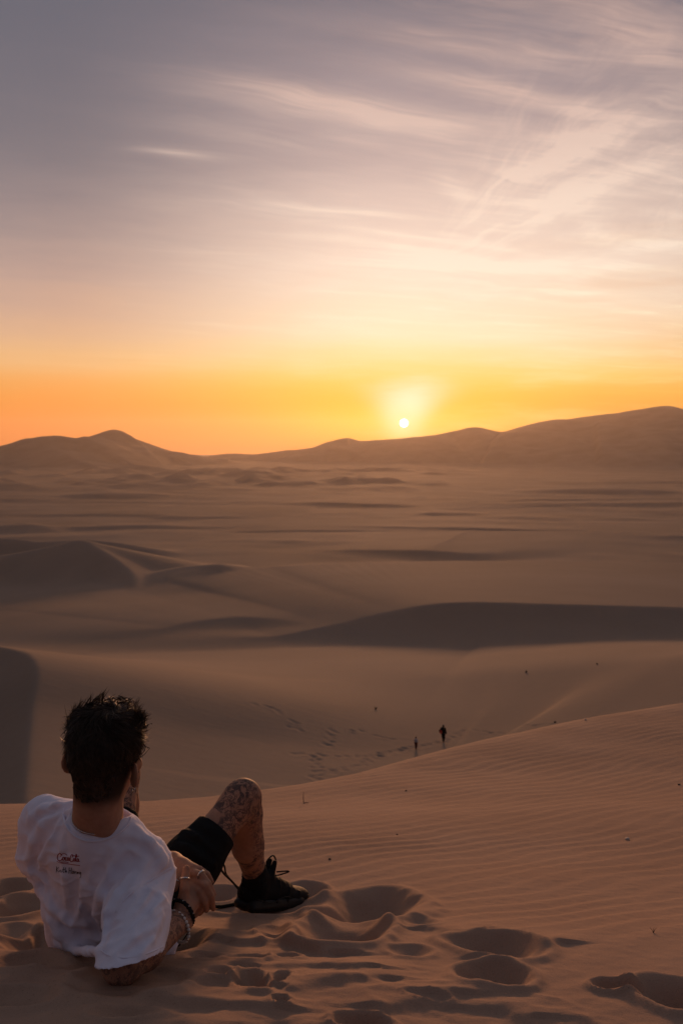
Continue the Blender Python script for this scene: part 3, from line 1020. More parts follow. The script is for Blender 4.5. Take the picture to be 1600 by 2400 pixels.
# ------------------------------------------------------------------ the reclining man: materials
def skin_nodes(T, b):
    co = obj_coord(T)
    n = T.noise(co, 45, 4, .6)
    c = T.ramp(n, [(.3, (0.34, 0.175, 0.112)), (.7, (0.43, 0.235, 0.155))])
    at = T.node('ShaderNodeAttribute', attribute_name='tattoo').outputs['Fac']
    hr = T.node('ShaderNodeAttribute', attribute_name='stubble').outputs['Fac']
    # ink: outlined shapes, filled patches and hatching
    w = T.vm('ADD', co, T.vm('MULTIPLY', T.node('ShaderNodeTexNoise').outputs['Color'], (0, 0, 0)))
    wn = T.node('ShaderNodeTexNoise')
    T.put(wn.inputs['Vector'], co)
    wn.inputs['Scale'].default_value = 28
    wn.inputs['Detail'].default_value = 3
    w = T.vm('ADD', co, T.vm('MULTIPLY', T.vm('SUBTRACT', wn.outputs['Color'], (.5, .5, .5)), (.045, .045, .045)))
    vor = T.node('ShaderNodeTexVoronoi', feature='DISTANCE_TO_EDGE')
    T.put(vor.inputs['Vector'], w)
    vor.inputs['Scale'].default_value = 60
    line = T.m('MULTIPLY', T.m('SUBTRACT', 1.0, T.sstep(vor.outputs['Distance'], .02, .08)), T.sstep(T.noise(co, 19, 2, .5), .45, .56))
    big = T.noise(w, 40, 6, .68, 1.8)
    fill = T.sstep(big, .49, .56)
    wave = T.node('ShaderNodeTexWave')
    T.put(wave.inputs['Vector'], w)
    wave.inputs['Scale'].default_value = 70
    wave.inputs['Distortion'].default_value = 6
    hat = T.m('MULTIPLY', T.sstep(wave.outputs['Fac'], .55, .8), T.sstep(big, .42, .52))
    ink = T.m('MAXIMUM', T.m('MAXIMUM', T.m('MULTIPLY', line, .75), T.m('MULTIPLY', fill, .85)), T.m('MULTIPLY', hat, .7))
    gap = T.sstep(T.noise(co, 12, 2, .5), .34, .42)
    ink = T.m('MULTIPLY', T.m('MULTIPLY', ink, gap), at)
    c = T.mix(T.m('MULTIPLY', ink, .95), c, (0.035, 0.034, 0.040, 1))
    c = T.mix(hr, c, (0.035, 0.022, 0.016, 1))
    T.l.new(c, b.inputs['Base Color'])
    b.inputs['Subsurface Weight'].default_value = 0.25
    b.inputs['Subsurface Radius'].default_value = (1.0, .30, .12)
    b.inputs['Subsurface Scale'].default_value = .006
    bump(T, b, T.noise(co, 420, 3, .6), .25, .0006)


def cloth_nodes(c0, c1, sc, st):
    def f(T, b):
        co = obj_coord(T)
        n = T.noise(co, 9, 4, .6)
        c = T.ramp(n, [(.3, c0), (.7, c1)])
        T.l.new(c, b.inputs['Base Color'])
        k = T.node('ShaderNodeTexNoise')
        T.put(k.inputs['Vector'], co)
        k.inputs['Scale'].default_value = sc
        k.inputs['Detail'].default_value = 2
        h = T.m('ADD', T.m('MULTIPLY', k.outputs[0], .35), T.noise(co, 60, 4, .6))
        bump(T, b, h, st, .003)
    return f


M_skin = material('tattooed_skin', (.45, .24, .16), .68, .18, skin_nodes)
M_shirt = material('white_cotton', (.85, .83, .87), .9, .1, cloth_nodes((.76, .745, .86), (.84, .82, .93), 1200, .35))
M_short = material('black_shorts_cloth', (.012, .013, .014), .85, .1, cloth_nodes((.006, .007, .008), (.012, .013, .014), 900, .4))
M_hair = material('dark_brown_hair', (.016, .010, .007), .45, .35, lambda T, b: T.l.new(
    T.ramp(T.noise(obj_coord(T), 60, 3, .6), [(.3, (.020, .012, .007)), (.7, (.065, .038, .022))]), b.inputs['Base Color']))
M_shoe = material('black_shoe_mesh', (.012, .012, .013), .7, .15, cloth_nodes((.005, .005, .006), (.011, .011, .012), 1500, .5))
M_sole = material('black_rubber', (.015, .014, .014), .5, .3, cloth_nodes((.006, .006, .006), (.013, .012, .012), 300, .2))
M_sock = material('black_knit', (.010, .010, .011), .95, .1, cloth_nodes((.008, .008, .009), (.014, .014, .015), 700, .6))
M_lace = material('black_lace', (.014, .014, .015), .8, .2, cloth_nodes((.010, .010, .011), (.02, .02, .02), 2000, .4))


def metal_nodes(T, b):
    b.inputs['Metallic'].default_value = 1.0
    n = T.noise(obj_coord(T), 700, 2, .5)
    T.l.new(T.ramp(n, [(.3, (.55, .53, .50)), (.7, (.75, .73, .70))]), b.inputs['Base Color'])


M_silver = material('silver', (.7, .7, .7), .25, .5, metal_nodes)
M_bead = material('white_stone_bead', (.6, .56, .52), .4, .4, cloth_nodes((.45, .42, .38), (.70, .66, .62), 600, .1))
M_red = material('red_print', (.30, .012, .016), .8, .1, cloth_nodes((.26, .010, .014), (.34, .016, .02), 600, .1))
M_ink = material('black_print', (.015, .013, .016), .8, .1, cloth_nodes((.012, .010, .014), (.02, .018, .02), 600, .1))

# joints (photo pixel, forward distance)
SH_R = P(345, 2052, 2.34)
SH_L = P(120, 1938, 2.52)
EL_R = P(286, 2262, 2.115)
WR_R = P(424, 2158, 2.345)
EL_L = P(218, 2035, 2.72)
WR_L = P(404, 2024, 2.53)
NECK = P(234, 1950, 2.36)
HEAD = P(250, 1757, 2.31)
HIP_R = P(318, 2188, 2.64)
HIP_L = P(232, 2172, 2.80)
KN_R = P(570, 1868, 2.95)
AN_R = P(598, 2062, 3.17)
KN_L = P(288, 1812, 3.12)
AN_L = P(312, 2080, 3.36)
PEL = (HIP_R + HIP_L) / 2 + np.array([-.02, -.05, -.01])

AX_S = unit(SH_R - SH_L)                       # shoulder line
UP_T = unit(NECK - PEL)
AX_F = unit(np.cross(UP_T, AX_S))              # chest normal candidate
if AX_F[1] < 0:
    AX_F = -AX_F
AX_S = unit(AX_S - UP_T * np.dot(AX_S, UP_T))
CHEST = NECK * .60 + PEL * .40 + AX_F * .012

man = bpy.data.objects.new('person', None)
col.objects.link(man)
man.location = tuple(PEL - np.array([0, 0, .14]))
man.empty_display_size = .1
man['label'] = 'man in white T-shirt and black shorts reclining on one elbow in the sand'
man['category'] = 'person'
bpy.context.view_layer.update()

# head axes: looks towards the sun, slightly right, tilted a little
HF = unit((math.sin(R(12)), math.cos(R(12)), -.06))
HU = unit(np.array([0.12, -.03, 1.0]))
HU = unit(HU - HF * np.dot(HU, HF))
HR = np.cross(HF, HU)


def hp(r, f, u):
    return HEAD + HR * r + HF * f + HU * u


def torso(Fd, g, k):
    """trunk shared by the body (g<0) and the shirt (g>0)"""
    Fd.ell(CHEST, (AX_S, AX_F, UP_T), (.160 + g, .110 + g, .185 + g), k)
    Fd.ell(CHEST + UP_T * .10 - AX_F * .012, (AX_S, AX_F, UP_T), (.165 + g, .085 + g, .085 + g), k)
    Fd.rc(NECK * .45 + PEL * .55, .112 + g, PEL + UP_T * .03, .120 + g, k)
    Fd.rc(HIP_R + UP_T * .02, .098 + g, HIP_L + UP_T * .02, .098 + g, k)
    Fd.rc(SH_R - AX_S * .02, .052 + g, NECK - UP_T * .012, .050 + g, k)
    Fd.rc(SH_L + AX_S * .02, .052 + g, NECK - UP_T * .012, .050 + g, k)


def build_body():
    Fd = Field([-.90, 1.98, .02], [-.15, 3.50, 1.20], .0037)
    torso(Fd, -.014, .03)
    # neck and head
    nk = hp(0, -.030, -.085)
    Fd.rc(NECK - UP_T * .01, .053, nk, .052, .03)
    Fd.rc(NECK + UP_T * .01, .052, hp(0, -.02, -.04), .052, .02)
    for sgn, sh in ((1, SH_R), (-1, SH_L)):
        Fd.rc(hp(sgn * .014, -.030, -.13), .028, NECK + AX_S * sgn * .06 - UP_T * .055, .024, .02)
    Fd.ell(hp(0, -.008, .018), (HR, HF, HU), (.074, .094, .088), .02)
    Fd.ell(hp(0, .020, -.045), (HR, HF, HU), (.062, .070, .068), .03)
    Fd.ell(hp(0, .052, -.085), (HR, HF, HU), (.040, .042, .032), .03)          # jaw and chin
    Fd.rc(hp(0, .094, -.012), .009, hp(0, .110, -.042), .013, .014)            # nose
    Fd.rc(hp(-.032, .080, .008), .011, hp(.032, .080, .008), .011, .014)       # brow
    for s_ in (-1, 1):
        Fd.ell(hp(s_ * .032, .090, -.012), (HR, HF, HU), (.014, .010, .009), .010, 's')
        Fd.ell(hp(s_ * .032, .079, -.012), (HR, HF, HU), (.0125, .0125, .0125), .003)
        Fd.ell(hp(s_ * .046, .060, -.040), (HR, HF, HU), (.022, .026, .020), .02)
    Fd.rc(hp(-.020, .090, -.068), .007, hp(.020, .090, -.068), .007, .008)
    Fd.rc(hp(-.016, .090, -.079), .008, hp(.016, .090, -.079), .008, .008)
    # ears
    for s_ in (-1, 1):
        out = unit(HR * s_ * .62 - HF * .75)
        up = unit(HU * .97 - HF * .22)
        nn = unit(np.cross(out, up))
        out2 = np.cross(up, nn)
        c = hp(s_ * .078, -.006, -.040)
        Fd.ell(c + out2 * .010, (out2, up, nn), (.020, .032, .006), .006)
        Fd.ell(c + out2 * .010 + nn * (-.004), (out2, up, nn), (.011, .020, .004), .003, 's')
        Fd.rc(c - up * .026 + out2 * .002, .007, c - up * .018, .009, .006)
    # right arm, elbow planted in the sand
    Fd.rc(SH_R, .052, SH_R * .45 + EL_R * .55, .046, .03)
    Fd.rc(SH_R * .45 + EL_R * .55, .046, EL_R, .040, .02)
    fo = unit(WR_R - EL_R)
    Fd.rc(EL_R, .040, EL_R + fo * .085, .045, .02)
    Fd.rc(EL_R + fo * .085, .045, WR_R, .027, .02)
    # left arm across the front of the body
    Fd.rc(SH_L, .052, EL_L, .042, .03)
    fl = unit(WR_L - EL_L)
    Fd.rc(EL_L, .041, EL_L + fl * .08, .043, .02)
    Fd.rc(EL_L + fl * .08, .043, WR_L, .027, .02)
    # right hand: palm, thumb standing up, fingers folded away
    Fd.rc(WR_R, .025, P(432, 2132, 2.375), .024, .02)
    Fd.rc(P(430, 2124, 2.385), .021, P(446, 2090, 2.425), .021, .012)
    Fd.rc(P(438, 2130, 2.375), .020, P(466, 2098, 2.43), .019, .012)
    Fd.rc(P(448, 2088, 2.43), .016, P(474, 2086, 2.44), .015, .010)
    Fd.chain([P(430, 2110, 2.38), P(433, 2084, 2.385), P(434, 2058, 2.40), P(437, 2036, 2.415)], [.016, .0122, .0105, .0095], .004)
    for (a, b_, c) in (((480, 2082, 2.435), (494, 2098, 2.46), (490, 2116, 2.47)), ((478, 2096, 2.43), (488, 2114, 2.455), (480, 2130, 2.46)),
                       ((472, 2108, 2.42), (478, 2126, 2.44), (468, 2140, 2.44)), ((462, 2118, 2.41), (466, 2134, 2.42), (457, 2145, 2.41))):
        Fd.chain([P(*a), P(*b_), P(*c)], [.0105, .0095, .008], .005)
    # left hand draped over it
    Fd.rc(WR_L, .026, P(425, 2036, 2.50), .026, .02)
    Fd.rc(P(424, 2034, 2.50), .024, P(452, 2046, 2.475), .024, .015)
    Fd.rc(P(432, 2050, 2.49), .022, P(456, 2060, 2.47), .022, .015)
    for (a, b_, c, d) in (((456, 2040, 2.478), (468, 2038, 2.470), (486, 2050, 2.462), (496, 2066, 2.462)),
                          ((454, 2046, 2.455), (472, 2050, 2.432), (488, 2070, 2.420), (502, 2096, 2.425)),
                          ((460, 2062, 2.445), (480, 2074, 2.408), (495, 2100, 2.408), (500, 2130, 2.42)),
                          ((456, 2074, 2.445), (470, 2090, 2.405), (480, 2112, 2.400), (484, 2134, 2.41))):
        Fd.chain([P(*a), P(*b_), P(*c), P(*d)], [.0112, .0096, .0086, .0070], .0025)
    Fd.chain([P(424, 2046, 2.475), P(414, 2064, 2.455), P(410, 2082, 2.44)], [.015, .0115, .009], .006)
    # right leg
    th = unit(KN_R - HIP_R)
    Fd.rc(HIP_R, .080, HIP_R * .45 + KN_R * .55, .058, .03)
    Fd.rc(HIP_R * .45 + KN_R * .55, .058, KN_R - th * .03, .050, .02)
    Fd.rc(KN_R - th * .04, .0515, KN_R, .0500, .02)
    Fd.rc(KN_R, .0505, P(578, 1905, 2.975), .0455, .025)
    Fd.rc(P(578, 1905, 2.975), .0455, AN_R, .031, .02)
    Fd.rc(P(574, 1920, 2.975), .038, P(580, 1985, 3.035), .0455, .025)
    Fd.rc(P(580, 1985, 3.035), .0455, P(596, 2055, 3.15), .027, .02)
    # left leg
    tl = unit(KN_L - HIP_L)
    Fd.rc(HIP_L, .085, HIP_L * .4 + KN_L * .6, .062, .03)
    Fd.rc(HIP_L * .4 + KN_L * .6, .062, KN_L, .050, .02)
    sh = unit(AN_L - KN_L)
    Fd.rc(KN_L, .050, KN_L + sh * .13 + np.array([-.005, -.02, 0]), .050, .025)
    Fd.rc(KN_L + sh * .13 + np.array([-.005, -.02, 0]), .050, AN_L, .031, .02)
    for an, dr in ((AN_R, unit((.76, .65, -.22))), (AN_L, unit((.55, .8, -.2)))):
        Fd.rc(an, .030, an + dr * .10 + np.array([0, 0, -.045]), .022, .02)
    V, F_ = Fd.mesh(2)
    o = mesh_obj('body', V, F_, M_skin, man)
    # tattoos: right leg, left leg, right arm below the sleeve; clipped hair on the nape
    def near_seg(a, b):
        e = b - a
        t = np.clip(((V - a) @ e) / (e @ e), 0, 1)
        return np.linalg.norm(V - a - t[:, None] * e, axis=1)
    tat = np.zeros(len(V))
    tat = np.maximum(tat, (near_seg(HIP_R, KN_R) < .085) * 1.0)
    tat = np.maximum(tat, (near_seg(KN_R, AN_R) < .075) * 1.0)
    tat = np.maximum(tat, (near_seg(HIP_L, KN_L) < .085) * 1.0)
    tat = np.maximum(tat, .8 * sstepn(-(near_seg(EL_R, WR_R) - .06), -.01, .0) * sstepn(np.linalg.norm(V - P(445, 2090, 2.42), axis=1), .06, .09))
    # bare inner calf (warm, little ink) as in the picture
    calf = near_seg(P(556, 1925, 2.95), P(566, 1985, 3.0))
    tat = tat * (1 - .85 * (1 - sstepn(calf, .035, .055)))
    H = V - HEAD
    r_, f_, u_ = H @ HR, H @ HF, H @ HU
    inhead = (np.linalg.norm(H, axis=1) < .22)
    st = sstepn(u_ + .35 * np.maximum(f_, -.09) * 0, -.135, -.085) * sstepn(-f_, -.005, .02) * (1 - sstepn(np.abs(r_) + np.maximum(0, -u_ - .05) * .25, .066, .076)) * inhead
    me = o.data
    for nm, arr in (('tattoo', tat), ('stubble', st)):
        at = me.attributes.new(nm, 'FLOAT', 'POINT')
        at.data.foreach_set('value', arr.astype(np.float32))
    return o


def build_shirt():
    Fd = Field([-.93, 2.0, .12], [-.30, 2.98, .98], .0034)
    torso(Fd, .006, .05)
    hem = PEL - UP_T * .045
    # loose cloth: lower back gathered on the sand, drape at the front right
    Fd.rc(P(170, 2180, 2.58), .055, P(250, 2196, 2.52), .055, .06)
    Fd.rc(P(165, 2120, 2.52), .07, P(185, 2190, 2.56), .055, .06)
    Fd.rc(P(352, 2150, 2.52), .045, P(376, 2215, 2.475), .026, .05)
    Fd.rc(P(376, 2215, 2.475), .024, P(398, 2236, 2.475), .014, .02)
    Fd.rc(P(376, 2190, 2.50), .02, P(404, 2208, 2.485), .012, .03)
    Fd.rc(NECK - UP_T * .05, .074, NECK + UP_T * .012, .068, .05)
    Fd.rc(P(284, 1954, 2.34), .042, P(340, 1998, 2.335), .046, .04)
    # sleeves
    ds = unit(P(306, 2258, 2.125) - SH_R)
    s0, s1 = SH_R + AX_S * .004, P(300, 2266, 2.105)
    Fd.rc(s0, .064, SH_R * .5 + s1 * .5, .066, .04)
    Fd.rc(SH_R * .5 + s1 * .5, .067, s1 + ds * .05, .074, .03)
    dl = unit(EL_L - SH_L)
    Fd.rc(SH_L, .056, SH_L + dl * .24 + np.array([-.012, 0, -.01]), .066, .05)
    # left sleeve hangs slack on the outside
    Fd.rc(P(92, 1918, 2.52), .046, P(92, 2000, 2.54), .048, .04)
    Fd.rc(P(94, 2000, 2.54), .050, P(104, 2042, 2.55), .040, .04)
    Fd.rc(P(112, 1905, 2.50), .035, P(178, 1918, 2.44), .032, .04)
    # cloth bridging the armpits
    Fd.rc(SH_R - AX_S * .04 - UP_T * .06, .06, SH_R * .55 + EL_R * .45 - AX_S * .02, .05, .05)

    def fold(pl, r, dep=.004, k=.014, op='u', d0=1.9, d1=2.9):
        pts = []
        for q in pl:
            h_ = Fd.hit(q[0], q[1], d0, d1)
            if h_ is None:
                continue
            pts.append(h_ + unit(h_ - np.array([0, 0, CAMZ])) * dep)
        n = len(pts)
        rs = [r * (.55 + .45 * math.sin(math.pi * (i + .6) / (n + .2))) for i in range(n)]
        Fd.chain(pts, rs, k, op)
    # folds read off the picture: rays from the right armpit, shoulder tension lines, sleeve creases
    U = [([(312, 1992), (286, 2024), (262, 2062), (244, 2104), (236, 2150), (236, 2200)], .012), ([(338, 2026), (306, 2062), (278, 2098), (258, 2140), (250, 2180)], .010),
         ([(262, 1990), (244, 2020), (224, 2058), (208, 2092)], .011), ([(290, 1998), (262, 2042), (238, 2092), (224, 2140)], .009),
         ([(290, 1958), (318, 1966), (344, 1984), (372, 2014)], .009), ([(322, 1944), (352, 1974), (384, 2010)], .008), ([(310, 1990), (346, 2000), (384, 2026)], .008),
         ([(128, 1902), (104, 1934), (82, 1972), (66, 2020)], .011), ([(146, 1922), (122, 1962), (102, 2010), (92, 2050)], .010), ([(172, 1886), (138, 1892), (104, 1900), (72, 1922)], .009),
         ([(180, 1898), (150, 1906), (118, 1922)], .007), ([(160, 1930), (150, 1985), (156, 2050), (160, 2120)], .008), ([(196, 2070), (190, 2120), (176, 2160)], .009),
         ([(250, 2192), (286, 2168), (326, 2128), (352, 2090)], .009), ([(256, 2218), (304, 2186), (352, 2142), (380, 2104)], .008), ([(254, 2164), (278, 2146), (308, 2112), (330, 2080)], .009),
         ([(268, 2240), (318, 2206), (368, 2172)], .007), ([(330, 2236), (352, 2196), (376, 2146)], .008), ([(256, 2142), (280, 2120), (306, 2090)], .008),
         ([(122, 2158), (142, 2186), (172, 2208), (232, 2214)], .016), ([(124, 2130), (160, 2158), (210, 2166)], .008),
         ([(138, 2212), (176, 2228), (236, 2230)], .012), ([(76, 2040), (96, 2084), (124, 2130)], .010), ([(100, 2050), (126, 2100), (150, 2150)], .008)]
    for pl, r in U:
        fold(pl, r, .003, .018)
    C_ = [([(300, 2006), (274, 2042), (252, 2084), (240, 2130)], .010), ([(322, 2036), (290, 2076), (266, 2114), (246, 2160), (243, 2200)], .010), ([(252, 2002), (232, 2040), (214, 2078)], .009),
          ([(138, 1912), (112, 1950), (90, 1996), (78, 2036)], .009), ([(178, 2050), (176, 2110), (164, 2156)], .010), ([(252, 2178), (284, 2156), (318, 2118), (342, 2086)], .007),
          ([(268, 2196), (296, 2176), (340, 2134), (366, 2098)], .007), ([(290, 2236), (322, 2214), (366, 2184)], .006), ([(306, 1976), (336, 1990), (364, 2014)], .008),
          ([(156, 1894), (122, 1902), (90, 1914)], .006), ([(150, 2172), (186, 2190), (232, 2196)], .012), ([(402, 2036), (360, 2062), (316, 2086), (286, 2118)], .004),
          ([(254, 2152), (278, 2134), (306, 2102)], .007), ([(88, 2040), (110, 2086), (136, 2136)], .008), ([(200, 2130), (216, 2160), (228, 2190)], .012)]
    for pl, r in C_:
        fold(pl, r, dep=-.001, k=.014, op='s')
    # neck opening
    na = P(229, 1902, 2.335)
    Fd.rc(na, .0605, hp(0, -.035, -.02), .080, .008, 's')
    Fd.rc(na + AX_F * .035, .062, hp(0, .04, -.06), .07, .008, 's')
    # sleeve and hem ends
    bx = (np.minimum(SH_R, EL_R) - .13, np.maximum(SH_R, EL_R) + .13)
    hemn = unit((.16, -.30, -1.0))
    near = Fd.F.copy()
    Fr = Field(Fd.lo, Fd.lo + Fd.h * (Fd.n - 1), Fd.h) if False else None
    sl, X, Y, Z = Fd.sub(*bx)
    hp0 = P(292, 2260, 2.055)
    pl = (X - hp0[0]) * hemn[0] + (Y - hp0[1]) * hemn[1] + (Z - hp0[2]) * hemn[2]
    # only the sleeve is cut: cells near the arm axis and beyond the hem plane
    e = EL_R - SH_R
    t = np.clip(((X - SH_R[0]) * e[0] + (Y - SH_R[1]) * e[1] + (Z - SH_R[2]) * e[2]) / (e @ e), 0, 1.3)
    dist = np.sqrt((X - SH_R[0] - t * e[0]) ** 2 + (Y - SH_R[1] - t * e[1]) ** 2 + (Z - SH_R[2] - t * e[2]) ** 2)
    cut = np.where(dist < .105, pl, -1.0)
    Fd.F[sl] = np.maximum(Fd.F[sl], cut.astype(np.float32))
    # hollow sleeve mouth
    Fd.rc(s0 * .30 + s1 * .70 + np.array([0, 0, -.005]), .042, P(296, 2300, 2.10), .052, .004, 's')
    # left sleeve mouth
    lm = SH_L + dl * .215
    sl, X, Y, Z = Fd.sub(lm - .14, lm + .14)
    pl = (X - lm[0]) * dl[0] + (Y - lm[1]) * dl[1] + (Z - lm[2]) * dl[2]
    tor = np.sqrt((X - CHEST[0]) ** 2 + (Y - CHEST[1]) ** 2 + (Z - CHEST[2]) ** 2)
    Fd.F[sl] = np.maximum(Fd.F[sl], np.where(tor > .19, pl, -1).astype(np.float32))
    # open bottom where the trousers come out
    Fd.plane(PEL + AX_F * .10 - UP_T * .07, unit(-UP_T * .8 + AX_F * .55))
    V, F_ = Fd.mesh(1)
    # creases of worn cotton: ridged noise stretched along the pull lines of the shoulders
    q_ = V - CHEST
    a_, b_ = q_ @ AX_S, q_ @ UP_T
    w_ = fbm(a_ * 9, b_ * 9, 3, 2) * .35
    r1 = 1 - np.abs(fbm((a_ * .8 + b_ * .6) * 5 + w_, (b_ * .8 - a_ * .6) * 24 + w_ * 3, 8, 3)) * 2.2
    r2_ = 1 - np.abs(fbm(a_ * 20 + w_ * 3, b_ * 6 + w_, 18, 3)) * 2.2
    tri = V[F_]
    fn = np.cross(tri[:, 2] - tri[:, 0], tri[:, 3] - tri[:, 1])
    vn = np.zeros_like(V)
    for j in range(4):
        for i in range(3):
            vn[:, i] += np.bincount(F_[:, j], fn[:, i], len(V))
    vn /= np.linalg.norm(vn, axis=1)[:, None] + 1e-12
    msk = sstepn(vnoise(a_ * 8 + 5, b_ * 8, 44), .25, .7)
    V = V + vn * ((np.clip(r1, 0, 1) ** 2 * .0042 * msk + np.clip(r2_, 0, 1) ** 2 * .0034 * (1 - msk)) - .0015)[:, None]
    o = mesh_obj('t_shirt', V, F_, M_shirt, man)
    bpy.context.view_layer.update()
    dg = bpy.context.evaluated_depsgraph_get()

    def cast(px, py, lift=0.0):
        w_ = Vector(P(px, py, 2.3)) - Vector((0, 0, CAMZ))
        mi = o.matrix_world.inverted()
        ok, loc_, nr, _ = o.ray_cast(mi @ Vector((0, 0, CAMZ)), (mi.to_3x3() @ w_).normalized(), depsgraph=dg)
        return np.array(o.matrix_world @ loc_) - np.array(w_.normalized()) * lift if ok else None
    for nm, l, r in (('collar', ((150, 1896), (149, 1912), (155, 1934), (168, 1952), (187, 1965), (209, 1971), (236, 1970), (264, 1961), (286, 1947), (301, 1931), (307, 1916)), .0035),
                     ('seam', ((402, 2034), (372, 2052), (340, 2072), (312, 2090), (290, 2112), (272, 2138)), .0016),
                     ('seam', ((238, 2228), (258, 2240), (300, 2245), (345, 2235), (384, 2218)), .0016)):
        q_ = [c for c in (cast(*c) for c in l) if c is not None]
        mesh_obj(nm, *tube(catmull(q_, 6), r, 6), M_shirt, o)
    return o, cast


def build_shorts():
    Fd = Field([-.86, 2.40, .05], [-.20, 3.15, .80], .005)
    th = unit(KN_R - HIP_R)
    tl = unit(KN_L - HIP_L)
    Fd.rc(HIP_R, .110, HIP_L, .110, .03)
    hr = HIP_R + th * np.linalg.norm(KN_R - HIP_R) * .735
    Fd.rc(HIP_R, .106, HIP_R * .5 + KN_R * .5, .080, .03)
    Fd.rc(HIP_R * .5 + KN_R * .5, .080, hr + th * .04, .0615, .03)
    hl_ = HIP_L + tl * np.linalg.norm(KN_L - HIP_L) * .72
    Fd.rc(HIP_L, .106, HIP_L * .5 + KN_L * .5, .080, .03)
    Fd.rc(HIP_L * .5 + KN_L * .5, .080, hl_ + tl * .04, .064, .03)

    def fold(pl, r, op='u', dep=.003):
        pts = []
        for q in pl:
            h_ = Fd.hit(q[0], q[1], 2.45, 3.1)
            if h_ is None:
                continue
            pts.append(h_ + unit(h_ - np.array([0, 0, CAMZ])) * dep)
        Fd.chain(pts, [r] * len(pts), .016, op)
    for pl in ([(430, 1950), (470, 1962), (510, 1990)], [(405, 1990), (450, 2000), (500, 2030)], [(440, 1930), (490, 1945), (528, 1975)], [(420, 2010), (450, 2030), (480, 2050)],
               [(415, 1972), (440, 1985), (468, 2015)]):
        fold(pl, .007)
    for pl in ([(425, 1965), (468, 1978), (500, 2008)], [(410, 2005), (440, 2018), (480, 2040)], [(450, 1935), (480, 1955), (515, 1990)]):
        fold(pl, .006, 's', -.003)
    # hem planes, one leg each
    for hem, n, a, b in ((hr, unit(th + np.array([.0, -.10, .0])), HIP_R, KN_R), (hl_, tl, HIP_L, KN_L)):
        sl, X, Y, Z = Fd.sub(hem - .16, hem + .16)
        e = b - a
        t = np.clip(((X - a[0]) * e[0] + (Y - a[1]) * e[1] + (Z - a[2]) * e[2]) / (e @ e), 0, 1.5)
        dist = np.sqrt((X - a[0] - t * e[0]) ** 2 + (Y - a[1] - t * e[1]) ** 2 + (Z - a[2] - t * e[2]) ** 2)
        pl = (X - hem[0]) * n[0] + (Y - hem[1]) * n[1] + (Z - hem[2]) * n[2]
        Fd.F[sl] = np.maximum(Fd.F[sl], np.where(dist < .12, pl, -1).astype(np.float32))
        Fd.rc(hem - unit(e) * .03, .050, hem + unit(e) * .05, .056, .004, 's')
    V, F_ = Fd.mesh(2)
    return mesh_obj('shorts', V, F_, M_short, man)


